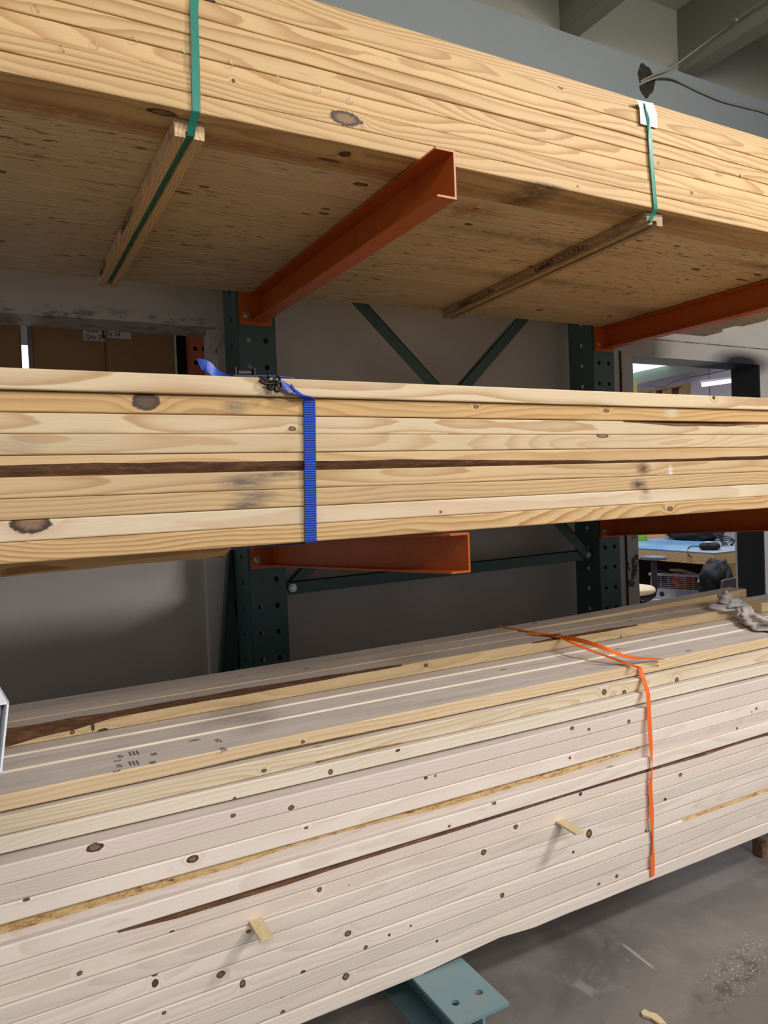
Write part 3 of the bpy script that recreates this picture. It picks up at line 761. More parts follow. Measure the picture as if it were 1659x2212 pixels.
# white card under band
bm = bmesh.new()
c = [at(1374, 215, 'Y', yf+.002), at(1382, 232, 'Y', yf-.004), at(1384, 267, 'Y', yf-.004), at(1420, 277, 'Y', yf+.000), at(1419, 245, 'Y', yf+.001), at(1411, 223, 'Y', yf+.002)]
prism(bm, c, (0, .0015, 0))
b1 = at(1374, 215, 'Y', yf+.004); b2 = at(1411, 223, 'Y', yf+.004)
tag(obj('corner_card', bm, paint('white_card', (236, 236, 248), .6, .02)), 'white folded cardboard card under the green band at the top edge', 'cardboard card')
# staples in the edges
def staple(px_, py_, lab):
    p = at(px_, py_, 'Y', YT-.004)
    bm = bmesh.new(); tube(bm, [p+Vector((-.003, .004, .006)), p+Vector((-.002, -.001, .004)), p+Vector((.002, -.002, -.004)), p+Vector((.003, .004, -.006))], .0008, 6)
    tag(obj('staple', bm, STEEL), lab, 'staple', 'staples in the top bundle edge')
for (a_, b_, l_) in ((80, 16, 'steel staple at the far left of the top bundle front'), (209, 94, 'steel staple left of the left green band, upper one'), (292, 84, 'steel staple in the top bundle just left of the left green band'), (397, 112, 'steel staple touching the left green band'),
                     (499, 136, 'steel staple right of the left green band'), (600, 166, 'steel staple midway between green band and knot hole'), (690, 191, 'shiny steel staple above left of the knot hole'), (759, 216, 'shiny steel staple above the dark knot hole'), (135, 103, 'steel staple in the second seam at left')):
    staple(a_, b_, l_)

# ------------------------------------------------------------------ middle bundle
GM = 'pine boards of the middle bundle'
YM, ZM = 1.4765, -.1019
knM = [Kn(316, 867, .026, .017, YM, 'dark'), Kn(67, 1130, .034, .018, YM), Kn(1028, 879, .008, .004, YM), Kn(1536, 860, .007, .006, YM, 'dark'), Kn(1302, 941, .022, .006, YM), Kn(1309, 887, .010, .005, YM), Kn(632, 926, .008, .005, YM, 'tiny'), Kn(1447, 1099, .012, .006, YM), Kn(953, 1106, .004, .003, YM, 'tiny')]
GRY = (96, 88, 80)
stM = [St(508, 880, .03, .018, YM, .7, GRY), St(530, 1040, .06, .018, YM, .9, (92, 82, 74)), St(552, 1072, .05, .014, YM, .8, (100, 92, 84)), St(530, 1092, .045, .010, YM, .9, (84, 72, 62)), St(600, 1025, .05, .006, YM, .8, (50, 44, 40)), St(35, 963, .05, .02, YM, .4, (150, 130, 110)),
       St(1391, 1013, .03, .018, YM, 1.0, (94, 60, 44)), St(1380, 1047, .035, .016, YM, 1.0, (78, 62, 54)), St(1395, 1060, .02, .01, YM, .7, (110, 74, 50)), St(1450, 1020, .01, .022, YM, .8, (228, 224, 222)), St(1450, 892, .03, .016, YM, .5, (222, 214, 208)), St(668, 1115, .03, .02, YM, .3, (150, 150, 150)), St(1395, 1075, .03, .01, YM, .5, (150, 140, 120))]
cut3 = {7-1: None}
adjM = ['with bold flame grain', 'pale, with the half-moon knot at left', 'with a long wavy streak and grey smudge', 'with straight bands and a grey scuff', 'thin-faced, with bark along its lower edge', 'pale, with a large grain loop at left',
        'with bark at its upper right edge', 'honey coloured, with the big black knot', 'pale, under the black ratchet buckle']
lt = [PL, (222, 202, 172), (216, 184, 136), (218, 188, 142), (212, 180, 132), (220, 196, 156), (218, 196, 158), (214, 174, 114), (224, 202, 164)]
for i in range(9):
    zb = ZM+i*P
    kn = [q for q in knM if zb-.001 <= q[1] < zb+P-.001]; st = [q for q in stM if zb-.004 <= q[1] < zb+P+.003]
    con = [1.0, .45, .6, .7, .6, .7, .7, .7, .7][i]; spc = [.007, .010, .009, .005, .007, .010, .0055, .007, .009][i]
    m = wood('pine_mid_%d' % i, lt[i], (PD if i not in (5, 1) else (200, 160, 112)), con, spc, [.08, .04, .07, .03, .02, .09, .05, .05, .05][i], kn, st, warp=[.007, .004, .006, .003, .002, .006, .004, .004, .004][i])
    cuts = {}
    if i == 4: cuts = {'fb': [(-1, .016, .021), (.2, .015, .021), (.9, .016, .017), (1.4, .010, .009), (1.7, .006, .006), (2.2, .014, .012), (4, .014, .013)]}
    if i == 6: cuts = {'ft': [(-1, .003, .003), (1.45, .003, .003), (1.6, .006, .006), (1.8, .012, .013), (2.0, .012, .013), (2.15, .005, .006), (4, .003, .003)]}
    x0 = -1.1; yo = random.uniform(-.001, .002)
    if i == 4: x0 = .032
    if i == 8: yo = -.010
    lab = '%s pine board of the middle bundle, %s' % (ORD[i] if i < 8 else 'topmost', adjM[i])
    board(lab, x0, 3.6, YM+yo, zb, .14, [m, BARK], group=GM, cuts=cuts, wob=.0013)
# unseen rows added to shade the wall, rear ones cut short at left
m = wood('pine_mid_back', PL, PD, .7, .012, .05)
for k_ in range(1, 8):
    for i in (0, 8):
        board('unseen pine board %s from the front in the %s layer of the middle bundle' % (ORD[k_], 'lowest' if i == 0 else 'top'), -1.1 if k_ < 4 else 1.35, 3.6, YM+.142*k_+.002, ZM+i*P, .14, [m], group=GM)
ms = wood('pine_sag', (206, 164, 108), (160, 112, 62), 1.0, .016, .07)
board('warped dark pine board sagging below the middle bundle at the left edge', -1.1, .47, YM+.080, ZM-.0295, .135, [ms], sag=[(-1.1, -.012), (-.2, -.004), (.02, 0), (.9, 0)], cuts={'fb': [(-1.2, .003, .003), (.02, .003, .003), (.28, .06, .013), (.45, .064, .019), (.9, .066, .022)], 'bb': [(-1.2, .003, .003), (.02, .003, .003), (.28, .06, .013), (.45, .064, .019), (.9, .066, .022)]}, t=.028, wob=.0004, group=GM)

# blue ratchet strap
def webmat():
    k = NT('blue_webbing'); g = k.new('ShaderNodeNewGeometry').outputs['Position']
    wv = k.new('ShaderNodeTexWave', bands_direction='Z'); wv.inputs['Scale'].default_value = 62; k.put(wv.inputs['Vector'], g)
    k.put(k.b.inputs['Base Color'], k.mix(wv.outputs['Fac'], lin((18, 52, 150)), lin((40, 92, 214))))
    k.b.inputs['Roughness'].default_value = .5
    bp = k.new('ShaderNodeBump'); bp.inputs['Distance'].default_value = .002; k.put(bp.inputs['Height'], wv.outputs['Fac']); k.put(k.b.inputs['Normal'], bp.outputs[0])
    return k.m
WEB = webmat(); WEB2 = paint('blue_webbing_plain', (34, 70, 176), .4, .06, scale=60)
BLK = paint('black_steel_buckle', (16, 16, 18), .35)
ys_ = YM-.006
bs = thing('ratchet_strap', 'bright blue webbing strap with black buckle around the middle bundle', 'strap', (0, 0, 0))
pts = [(at(668.5, 862, 'Y', ys_), X)]
for py in (900, 950, 1000, 1050, 1100, 1150, 1168): pts.append((at(interp([(862, 669), (1170, 671.5)], py), py, 'Y', ys_), X))
pts += [(at(671.5, 1172, 'Y', ys_+.006), X), (Vector((.64, YM+.03, ZM-.004)), X), (Vector((.58, YM+.25, ZM-.006)), X)]
bm = bmesh.new(); ribbon(bm, pts, .0265, .0018); obj('webbing', bm, WEB, bs)
# band running back to the left under the bundle
p0 = at(655, 1181, 'Z', ZM-.005)
bm = bmesh.new(); ribbon(bm, [(Vector((.62, YM+.02, ZM-.004)), (.3, 1, 0)), (Vector((.54, YM+.10, ZM-.009)), (.3, 1, 0)), (Vector((.45, YM+.12, ZM-.013)), (.3, 1, 0)), (Vector((.40, YM+.16, ZM-.010)), (.3, 1, 0))], .03, .0018); obj('webbing', bm, WEB2, bs)
# twisted part from top corner of the eighth board up over the top board
Y8 = YM-.016
bm = bmesh.new()
w0 = at(657, 862, 'Y', ys_)-at(681, 862, 'Y', ys_)
ribbon(bm, [(at(669, 863, 'Y', ys_), X), (at(660, 858, 'Y', ys_-.008), X+Vector((0, -.6, .1))), (at(648, 852, 'Y', Y8-.002), X+Vector((0, -1, -.6))), (at(635, 844, 'Y', Y8-.006), Vector((.3, -.6, -1))), (at(618, 836, 'Y', Y8-.006), Vector((.25, -.2, -1))), (at(604, 829, 'Y', Y8-.002), Vector((.2, -.1, -1)))],
       [.0265, .022, .020, .022, .024, .022], .0018)
ribbon(bm, [(at(640, 847, 'Y', Y8-.010), Vector((.4, -.5, -1))), (at(634, 838, 'Y', Y8-.012), Vector((.3, -.3, -1))), (at(629, 836, 'Y', Y8-.012), Vector((.3, 0, -1)))], [.012, .016, .012], .0015)
obj('webbing', bm, WEB2, bs)
bm = bmesh.new()  # stitching
for a_, b_ in (((620, 838), (624, 848)), ((624, 848), (632, 843)), ((620, 838), (640, 852)), ((628, 840), (628, 850))):
    tube(bm, [at(*a_, 'Y', Y8-.012), at(*b_, 'Y', Y8-.012)], .0005, 5)
obj('stitching', bm, paint('white_thread', (210, 210, 200), .6), bs)
ztop = ZM+9*P
bm = bmesh.new()
for (cx, cy, r_, yy) in ((598, 822, .0085, Y8-.004), (600, 836, .0105, Y8-.008), (584, 834, .008, Y8-.006)):
    c = at(cx, cy, 'Y', yy); tube(bm, [c+Vector((math.cos(a)*r_*.7, math.sin(a)*r_*.7, math.sin(a+.6)*r_)) for a in [2*math.pi*j/14 for j in range(14)]], .0028, 8, closed=True)
tube(bm, curve([at(560, 822, 'Y', Y8), at(572, 829, 'Y', Y8-.006), at(590, 829, 'Y', Y8-.006), at(600, 828, 'Y', Y8-.004)], 4), .0032, 8)
tube(bm, curve([at(562, 815, 'Y', Y8+.006), at(580, 822, 'Y', Y8), at(598, 824, 'Y', Y8)], 4), .0028, 8)
tube(bm, [at(579, 818, 'Y', Y8+.004), at(582, 806, 'Y', Y8+.004)], .0032, 8)
obj('hook', bm, BLK, bs, True)
bm = bmesh.new(); c0, c1 = at(512, 806, 'Y', YM+.02), at(540, 806, 'Y', YM+.02)
cyl(bm, c0, c1, .0105, 14); box(bm, c0.x-.012, c1.x+.012, c0.y-.014, c0.y+.012, ztop+.001, ztop+.006, .001)
for xx in (c0.x-.006, c1.x+.006): box(bm, xx-.0015, xx+.0015, c0.y-.014, c0.y+.014, ztop+.001, ztop+.022, .001)
obj('buckle', bm, BLK, bs)
bm = bmesh.new(); ribbon(bm, [(Vector((.60, YM+.012, ztop+.003)), Vector((0, 1, 0))), (Vector((.56, YM+.016, ztop+.006)), Vector((0, 1, 0))), (Vector((.50, YM+.02, ztop+.008)), Vector((0, 1, .2))), (at(500, 809, 'Y', YM+.02), Vector((0, 1, .3)))], .024, .0016)
ribbon(bm, [(p, w) for p, w in zip(curve([at(512, 812, 'Y', YM+.03), at(485, 812, 'Y', YM+.03), at(466, 806, 'Y', YM+.03), at(452, 794, 'Y', YM+.03), at(438, 788, 'Y', YM+.03), at(430, 786, 'Y', YM+.03)], 5),
       curve([(0, 1, .1), (0, .8, .6), (.2, .4, 1), (.5, .3, .9), (-.3, -.2, 1), (-.4, -.1, .8)], 5))], .024, .0016)
obj('webbing', bm, WEB2, bs)

# ------------------------------------------------------------------ bottom bundle
GB = 'spruce boards in the front of the bottom bundle'
knB = [(205, 1832, 15, 9, 'knot'), (417, 1857, 11, 8, 'knot'), (629, 1745, 6, 5, 'knot'), (504, 1762, 5, 4, 'knot'), (57, 1946, 6, 3, 'dark'), (172, 2102, 5, 5, 'knot'), (335, 2124, 6, 9, 'dark'), (335, 2106, 6, 3, 'dark'), (371, 2012, 5, 3, 'dark'), (537, 2012, 5, 4, 'knot'),
       (690, 1922, 5, 5, 'knot'), (752, 2017, 7, 6, 'knot'), (477, 2105, 8, 7, 'knot'), (524, 2125, 6, 8, 'knot'), (655, 2100, 5, 4, 'dark'), (747, 2110, 7, 7, 'knot'), (790, 2047, 4, 5, 'knot'), (354, 2188, 4, 4, 'knot'), (662, 1789, 4, 3, 'knot'), (544, 1885, 5, 4, 'knot'), (274, 1966, 4, 4, 'knot'),
       (1229, 1556, 5, 5, 'knot'), (1480, 1501, 4, 4, 'knot'), (1235, 1573, 5, 4, 'knot'), (1271, 1575, 4, 3, 'knot'), (920, 1680, 4, 4, 'dark'), (1303, 1494, 6, 6, 'knot'), (1346, 1495, 5, 5, 'knot'), (1459, 1468, 5, 5, 'knot'), (1357, 1558, 4, 4, 'knot'), (1255, 1716, 4, 4, 'dark'),
       (1114, 1786, 5, 5, 'knot'), (1273, 1801, 7, 9, 'knot'), (1470, 1674, 4, 4, 'knot'), (1438, 1728, 4, 4, 'dark'), (1461, 1775, 4, 4, 'knot'), (1045, 1841, 6, 6, 'knot'), (1085, 1934, 5, 5, 'knot'), (1437, 1811, 4, 3, 'knot'), (1333, 1893, 4, 4, 'knot'), (1294, 1910, 4, 3, 'knot'), (1420, 1872, 6, 5, 'knot'),
       (944, 2033, 3, 3, 'dark'), (841, 2020, 3, 3, 'dark'), (1068, 1734, 5, 5, 'knot'), (971, 1785, 3, 3, 'knot'), (859, 1621, 5, 3, 'dark'), (715, 1668, 5, 6, 'knot'), (572, 1666, 5, 4, 'knot'), (655, 1603, 4, 4, 'knot'), (310, 1655, 8, 8, 'knot'), (1123, 1693, 3, 3, 'dark'), (1230, 1637, 3, 3, 'knot'),
       (1239, 1841, 3, 3, 'dark'), (1541, 1671, 3, 4, 'knot'), (1601, 1724, 4, 5, 'knot'), (1396, 1795, 3, 3, 'knot'), (1631, 1530, 3, 3, 'knot'), (1589, 1573, 3, 3, 'knot')]
TB = .0384
levels = []   # (ztop, yfront, yaw)
levels.append((-.579, 1.668, -.004)); levels.append((-.6175, 1.652, -.006)); levels.append((-.656, 1.638, -.014))
for j in range(4): levels.append((-.6945-j*TB, 1.605+(.002 if j % 2 else 0), -.004))
for j in range(10): levels.append((-.8445-j*TB+.0025, 1.590+.002*(j % 3), .001))
adjB = {0: 'with a wane nick low at its middle', 1: 'whitish and smooth', 2: 'whitish with a round knot', 3: 'holding no shim, pale grey-white', 4: 'with a brown edge mark near the strap'}
for j, (zt, yf_, yaw) in enumerate(levels):
    n = len(levels)-j  # count from the bottom, 17 = top
    tk = {0: .0342, 2: .0335}.get(j, random.choice([.0381, .0375, .0368])); zb = zt-tk
    kn = []
    for (px_, py_, a_, b_, kd) in knB:
        p = at(px_, py_, 'Y', yf_)
        if zb+.001 <= p.z < zt-.0005:
            s_ = (p.dot(fw))/FPX; kn.append((p.x, p.z, a_*s_*1.15, min(b_*s_, .017), kd, 'F'))
    tan = j < 2
    lc = [(230, 204, 164), (236, 220, 190), (236, 224, 204)][j] if j < 3 else random.choice([SL, (238, 226, 212), (243, 230, 216), (236, 220, 208)])
    m = wood('spruce_%d' % j, lc, (206, 168, 120) if tan else SD, (.6 if j < 2 else .42), random.uniform(.005, .009), .05, kn, (), fine=.06, gen_knots=.05, warp=.004, rough=.5)
    cuts = {}
    wm = WANE
    if j == 6-0: cuts = {'ft': [(-1, .010, .014), (.1, .010, .018), (.4, .008, .018), (.62, .004, .006), (.8, .004, .008), (1.0, .009, .018), (1.5, .010, .016), (1.75, .004, .004), (4, .003, .003)]}
    if j == 5: cuts = {}
    if j == 8: cuts = {'ft': [(-1, .003, .003), (.2, .003, .003), (.35, .01, .012), (.6, .012, .012), (.9, .008, .008), (1.4, .006, .007), (2.0, .010, .010), (3, .01, .01)]}; wm = BARK
    if j == 16: cuts = {'fb': [(-1, .003, .003), (.95, .003, .003), (1.05, .010, .012), (1.17, .018, .014), (1.25, .006, .005), (1.5, .008, .006), (2.0, .003, .003), (4, .003, .003)]}; wm = BARK
    if j == 0: cuts = {'fb': [(-1, .003, .003), (.3, .003, .003), (.55, .008, .006), (.75, .010, .007), (1.0, .003, .003), (4, .003, .003)]}
    if j == 1: cuts = {'fb': [(-1, .003, .003), (.6, .003, .003), (.8, .008, .009), (1.0, .004, .004), (4, .003, .003)]}
    if j == 13: cuts = {'ft': [(-1, .003, .003), (1.75, .003, .003), (2.1, .006, .008), (4, .008, .009)]}
    desc = {0: 'tan front face with ragged lower edge', 1: 'cream with scattered torn grain', 2: 'whitish, dark gap beneath it', 3: 'protruding white board under the dark gap', 6: 'with a golden waney upper edge', 8: 'with a dark bark strip along its top', 16: 'with torn bark near the base arm'}.get(j, 'pale white with small knots')
    lab = '%s spruce board of the bottom bundle, %s' % (ORD[n-1], desc)
    board(lab, -1.0, 4.3, yf_, zb, .135, [m, wm, DUST], yaw=yaw, group=GB, cuts=cuts, wob=.0016, xr=1.0, t=tk)
GTL = 'boards lying on top of the bottom bundle'
mt = wood('spruce_upper', (238, 224, 204), (216, 196, 172), .5, .014, .05, (), (), gen_knots=.08)
board('dusty board behind the tan front board, with a bright exposed edge', -1.0, 4.3, 1.808, -.579-.0381+.0035, .096, [mt, WANE, DUST], group=GTL, wob=.0006, yaw=-.003)
board('dusty board half hidden under the waney-edged row', -1.0, 4.3, 1.908, -.579-.0381+.0065, .137, [mt, WANE, DUST], group=GTL, wob=.0006, yaw=-.003)
board('dusty board under the rear row of the bottom bundle', -1.0, 4.3, 2.048, -.579-.0381+.003, .137, [mt, WANE, DUST], group=GTL, wob=.0006)
TZ = -.5715
mt1 = wood('spruce_tier', (232, 204, 156), (200, 164, 116), .6, .012, .05, [Kn(156, 1581, .006, .005, 1.965), Kn(919, 1437, .008, .006, 1.965), Kn(200, 1570, .004, .010, 1.965, 'dark'), Kn(222, 1578, .012, .006, 1.965, 'dark')], (), gen_knots=.05)
e1 = at(1599, 1330, 'Y', 1.965).x
board('tan-faced board with dark bark along its top front edge, on the bottom bundle', -1.0, e1, 1.962, TZ, .089, [mt1, BARK, DUST], group=GTL, wob=.001,
      cuts={'ft': [(-1, .03, .034), (.03, .03, .033), (.12, .028, .024), (.22, .024, .012), (.4, .03, .008), (.75, .03, .007), (1.0, .016, .004), (1.2, .003, .003), (1.5, .003, .003), (1.62, .004, .003), (1.75, .018, .005), (2.0, .018, .005), (2.15, .003, .003), (3, .003, .003)]})
board('dusty grey stamped board behind the bark-edged one', -1.0, e1+.25, 2.053, TZ+.001, .089, [mt1, WANE, DUST], group=GTL, wob=.001)
board('tan loose board at the very back, raised at its right end', -1.0, 3.02, 2.150, TZ+.001, .089, [mt1, WANE, DUST], t=.034, group=GTL, wob=.001, sag=[(-1, 0), (.6, 0), (1.5, .004), (2.2, .012), (3.02, .030)])
board('short tan board beyond the rag on the bottom bundle', e1+.14, 4.3, 1.965, TZ, .14, [mt1, WANE, DUST], group=GTL, wob=.0008)

# grade stamps on the dusty tops
ps = bpy.data.objects
def top_stamp(parent, items):
    ink = paint('grey_stamp_ink', (100, 91, 86), .8)
    for (body, size, p) in items:
        bm = bmesh.new()
        p = Vector(p)-parent.location
        if body == '=': box(bm, p.x, p.x+.0022, p.y, p.y+.03, p.z, p.z+.0006)
        else: add_text(bm, body, size, p, (0, -1, 0), (1, 0, 0))
        obj('grade_stamp', bm, ink, parent)
dust_front = [o for o in C.objects if o.get('label', '').startswith('seventeenth spruce')][0]
zt_ = -.579+.0012
top_stamp(dust_front, [('20', .018, at(325, 1627, 'Z', zt_)), ('20', .018, at(322, 1645, 'Z', zt_)), *[('=', 0, at(283+8*q, 1632-1*q, 'Z', zt_)) for q in range(3)], *[('=', 0, at(283+8*q, 1654-1*q, 'Z', zt_)) for q in range(3)], ('2', .02, at(247, 1643, 'Z', zt_)), ('2', .02, at(245, 1665, 'Z', zt_)), ('HT', .016, at(252, 1632, 'Z', zt_)), ('HT', .016, at(250, 1652, 'Z', zt_)),
    ('HT', .02, at(462, 1598, 'Z', zt_)), ('HT', .02, at(472, 1616, 'Z', zt_))])

# orange band
OB = paint('orange_plastic_band', (244, 112, 40), .3, .04, scale=30)
ob = thing('orange_strap', 'orange plastic strapping band over the bottom bundle with its loose tail', 'strap', (0, 0, 0))
z0 = -.579
pts = []
for (px_, py_, yy) in ((1382, 1443, 1.660), (1389, 1463, 1.640), (1400, 1500, 1.598), (1403, 1560, 1.588), (1406, 1610, 1.583), (1409, 1650, 1.582), (1405, 1700, 1.584), (1408, 1760, 1.582), (1411, 1820, 1.584), (1410, 1860, 1.584), (1409.5, 1893, 1.586)):
    pts.append((at(px_, py_, 'Y', yy), X))
pts.append((Vector((pts[-1][0].x, 1.61, pts[-1][0].z-.003)), X)); pts.append((Vector((pts[-1][0].x, 1.75, pts[-1][0].z-.002)), X))
wds = [.0165, .0165, .0165, .016, .0165, .011, .016, .0165, .014, .0165, .0165, .0165, .0165]
tw = [X, X, X, X, X, X+Vector((0, .9, 0)), X, X, X+Vector((0, .5, 0)), X, X, X, X]
pts = [(p, w) for (p, _), w in zip(pts, tw)]
pk = at(1213, 1377, 'Z', -.530)
back = [(Vector((pk.x-.06, 2.6, -1.1)), X), (Vector((pk.x-.05, 2.26, -.70)), X), (Vector((pk.x-.04, 2.25, -.528)), X), (pk, X), (at(1225, 1384, 'Z', -.531), X), (at(1260, 1399, 'Z', -.540), X), (at(1320, 1421, 'Z', -.560), X), (at(1374, 1440, 'Z', z0+.004), X)]
bm = bmesh.new(); ribbon(bm, back[2:]+pts, [.016]*6+wds, .0011); obj('band', bm, OB, ob)
bm = bmesh.new()
tl = curve([at(1212, 1376, 'Z', -.526), at(1232, 1379, 'Z', -.518), at(1270, 1388, 'Z', -.515), at(1310, 1402, 'Z', -.527), at(1350, 1417, 'Z', -.548), at(1390, 1422, 'Z', -.562), at(1432, 1424, 'Z', -.572)], 4)
tn = curve([(.6, .3, .3), (.35, .5, .8), (.3, .5, .9), (.3, .6, .8), (.3, .8, .5), (.2, 1, .2), (.1, 1, 0)], 4)
ribbon(bm, list(zip(tl, tn)), .0165, .0011); obj('loose_tail', bm, OB, ob)
bm = bmesh.new()
ribbon(bm, list(zip(curve([at(1210, 1374, 'Z', -.525), at(1190, 1370, 'Z', -.522), at(1165, 1369, 'Z', -.524), at(1142, 1368, 'Z', -.524)], 3), curve([(1, .4, 0), (.6, 1, .1), (.4, 1, .3), (.4, 1, .1)], 3))), .017, .0011); obj('loose_tail', bm, OB, ob)
cc = at(1203, 1371, 'Z', -.520)
bm = bmesh.new(); box(bm, cc.x-.012, cc.x+.016, cc.y-.010, cc.y+.010, cc.z-.010, cc.z+.001, .002); obj('clip', bm, paint('copper_clip', (190, 110, 60), .3, metal=.6), ob)
# shims sticking out of the seams
SH = wood('shim_wood', (222, 202, 160), (196, 170, 126), .5, .008, .02, along='Y')
def shim(label, a, b, tip, y_in, wdt):
    A, B = at(*a, 'Y', y_in), at(*b, 'Y', y_in); T0 = at(*tip, 'Y', y_in-.074)
    cx = (A.x+B.x)/2; zc = (A.z+B.z)/2
    bm = bmesh.new(); w2 = wdt/2; dx = T0.x-cx
    pr = [(cx-w2, y_in+.05, zc+.003), (cx+w2, y_in+.05, zc+.003), (cx+w2+dx, T0.y, T0.z+.002), (cx-w2+dx, T0.y, T0.z+.002)]
    prism(bm, pr, (0, 0, -.0065)); 
    bmesh.ops.bevel(bm, geom=bm.edges[:], offset=.0008, segments=1, affect='EDGES')
    o = obj('wooden_shim', bm, SH); tag(o, label, 'wooden shim', 'shims sticking out of the bottom bundle')
shim('small wooden shim poking out of the bottom bundle, lower left one', (541, 1992), (567, 1985), (577, 2029), 1.588, .030)
shim('small wooden shim poking out of the bottom bundle right of centre', (1203, 1774), (1222, 1772), (1252, 1799), 1.588, .030)

# rag
def rag():
    path = curve([at(1532, 1311, 'Z', -.520), at(1553, 1312, 'Z', -.520), at(1575, 1307, 'Z', -.515), at(1597, 1303, 'Z', -.515), at(1610, 1318, 'Z', -.530), at(1618, 1336, 'Z', -.555), at(1640, 1345, 'Z', -.558), at(1665, 1350, 'Z', -.560), at(1700, 1352, 'Z', -.560)], 12)
    bm = bmesh.new(); rings = []; seg = 40; n = len(path)
    for i, p in enumerate(path):
        t_ = (path[min(i+1, n-1)]-path[max(i-1, 0)]).normalized(); nn = Vector((0, 0, 1)); b = t_.cross(nn).normalized()
        s = i/(n-1); R = .012+.034*s+.010*math.sin(s*9)
        ring_ = []
        for j in range(seg):
            a = 2*math.pi*j/seg
            f = 1+.22*math.sin(a*5+s*26)+.14*math.sin(a*9-s*40)+.3*noise.noise(Vector((math.cos(a)*1.6, math.sin(a)*1.6, s*9)))
            v = p+(b*math.cos(a)*1.25+nn*math.sin(a)*.6)*R*f
            v.z = max(v.z, -.572)
            ring_.append(bm.verts.new(v))
        rings.append(ring_)
    for i in range(n-1):
        for j in range(seg): bm.faces.new((rings[i][j], rings[i][(j+1) % seg], rings[i+1][(j+1) % seg], rings[i+1][j]))
    bm.faces.new(rings[0]); bm.faces.new(rings[-1][::-1])
    # bunched knot lying on the back board
    path2 = curve([at(1590, 1302, 'Z', -.506), at(1578, 1300, 'Z', -.495), at(1567, 1297, 'Z', -.490), at(1563, 1290, 'Z', -.487), at(1570, 1286, 'Z', -.486)], 6); rings = []
    for i, p in enumerate(path2):
        R = .022-.006*abs(i/(len(path2)-1)-.5); ring_ = []
        t_ = (path2[min(i+1, len(path2)-1)]-path2[max(i-1, 0)]).normalized(); q_ = t_.orthogonal().normalized(); b = t_.cross(q_)
        for j in range(24):
            a = 2*math.pi*j/24; f = 1+.25*math.sin(a*4+i*.5)+.1*math.sin(a*7)
            ring_.append(bm.verts.new(p+(q_*math.cos(a)+b*math.sin(a))*R*f))
        rings.append(ring_)
    for i in range(len(rings)-1):
        for j in range(24): bm.faces.new((rings[i][j], rings[i][(j+1) % 24], rings[i+1][(j+1) % 24], rings[i+1][j]))
    bm.faces.new(rings[0]); bm.faces.new(rings[-1][::-1])
    bmesh.ops.recalc_face_normals(bm, faces=bm.faces[:])
    tag(obj('rag', bm, paint('grey_cloth', (196, 190, 188), .85, .08, scale=30), smooth=True), 'twisted grey rag lying at the right end of the bottom bundle', 'rag')
rag()

# bits on the floor
bm = bmesh.new(); p = at(1640, 1812, 'Z', -1.30)
box(bm, p.x-.014, p.x+.014, 1.66, 1.70, -1.36, -1.30, .003)
tag(obj('wood_block', bm, BARK), 'small brown wood block under the bottom bundle at right', 'wood block')
def chip(pxs, lab, mat, h=.004):
    bm = bmesh.new(); P_ = [at(a_, b_, 'Z', -1.358) for a_, b_ in pxs]; prism(bm, P_, (0, 0, h)); tag(obj('wood_chip', bm, mat), lab, 'wood chip')
chip([(1385, 2190), (1393, 2184), (1402, 2190), (1418, 2194), (1432, 2206), (1440, 2216), (1425, 2216), (1405, 2202), (1388, 2197)], 'curled tan wood sliver on the floor at the bottom edge', SH, .006)
chip([(913, 2107), (920, 2089), (921, 2090), (915, 2108)], 'thin straw splinter lying on the blue-green base arm', SH)
C.objects[-1].location.z += .136+.0

# ------------------------------------------------------------------ white steel tube at the left edge
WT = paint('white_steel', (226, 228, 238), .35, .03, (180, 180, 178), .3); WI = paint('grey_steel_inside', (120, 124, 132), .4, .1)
k0 = .95
A_ = at(20, 1516, 'Y', k0); Bq = at(4, 1672, 'Y', k0*.985)
up_v = (A_-Bq).normalized(); hh = (A_-Bq).length
dl_ = Vector((-1, 0, -.02)).normalized()
ax_ = (at(-26, 1440, 'Y', k0+.09)-A_).normalized()
tt = thing('steel_tube', 'white rectangular steel tube end poking in at the left edge', 'steel tube', A_)
bm = bmesh.new()
def slab(o_, u_, v_, w_v):
    o_, u_, v_, w_v = Vector(o_), Vector(u_), Vector(v_), Vector(w_v)
    prism(bm, [o_, o_+u_, o_+u_+v_, o_+v_], w_v)
th = .0022; ln = ax_*.5; wd_ = dl_*.075
slab((0, 0, 0), -up_v*hh, ln, dl_*th)
slab(wd_, -up_v*hh, ln, dl_*th)
slab((0, 0, 0), wd_, ln, -up_v*th)
slab(-up_v*(hh-th), wd_, ln, -up_v*th)
obj('tube_wall', bm, WT, tt)
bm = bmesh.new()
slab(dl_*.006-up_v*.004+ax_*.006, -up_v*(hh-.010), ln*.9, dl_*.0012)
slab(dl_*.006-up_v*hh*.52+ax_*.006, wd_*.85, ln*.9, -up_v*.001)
obj('inner_liner', bm, WI, tt)

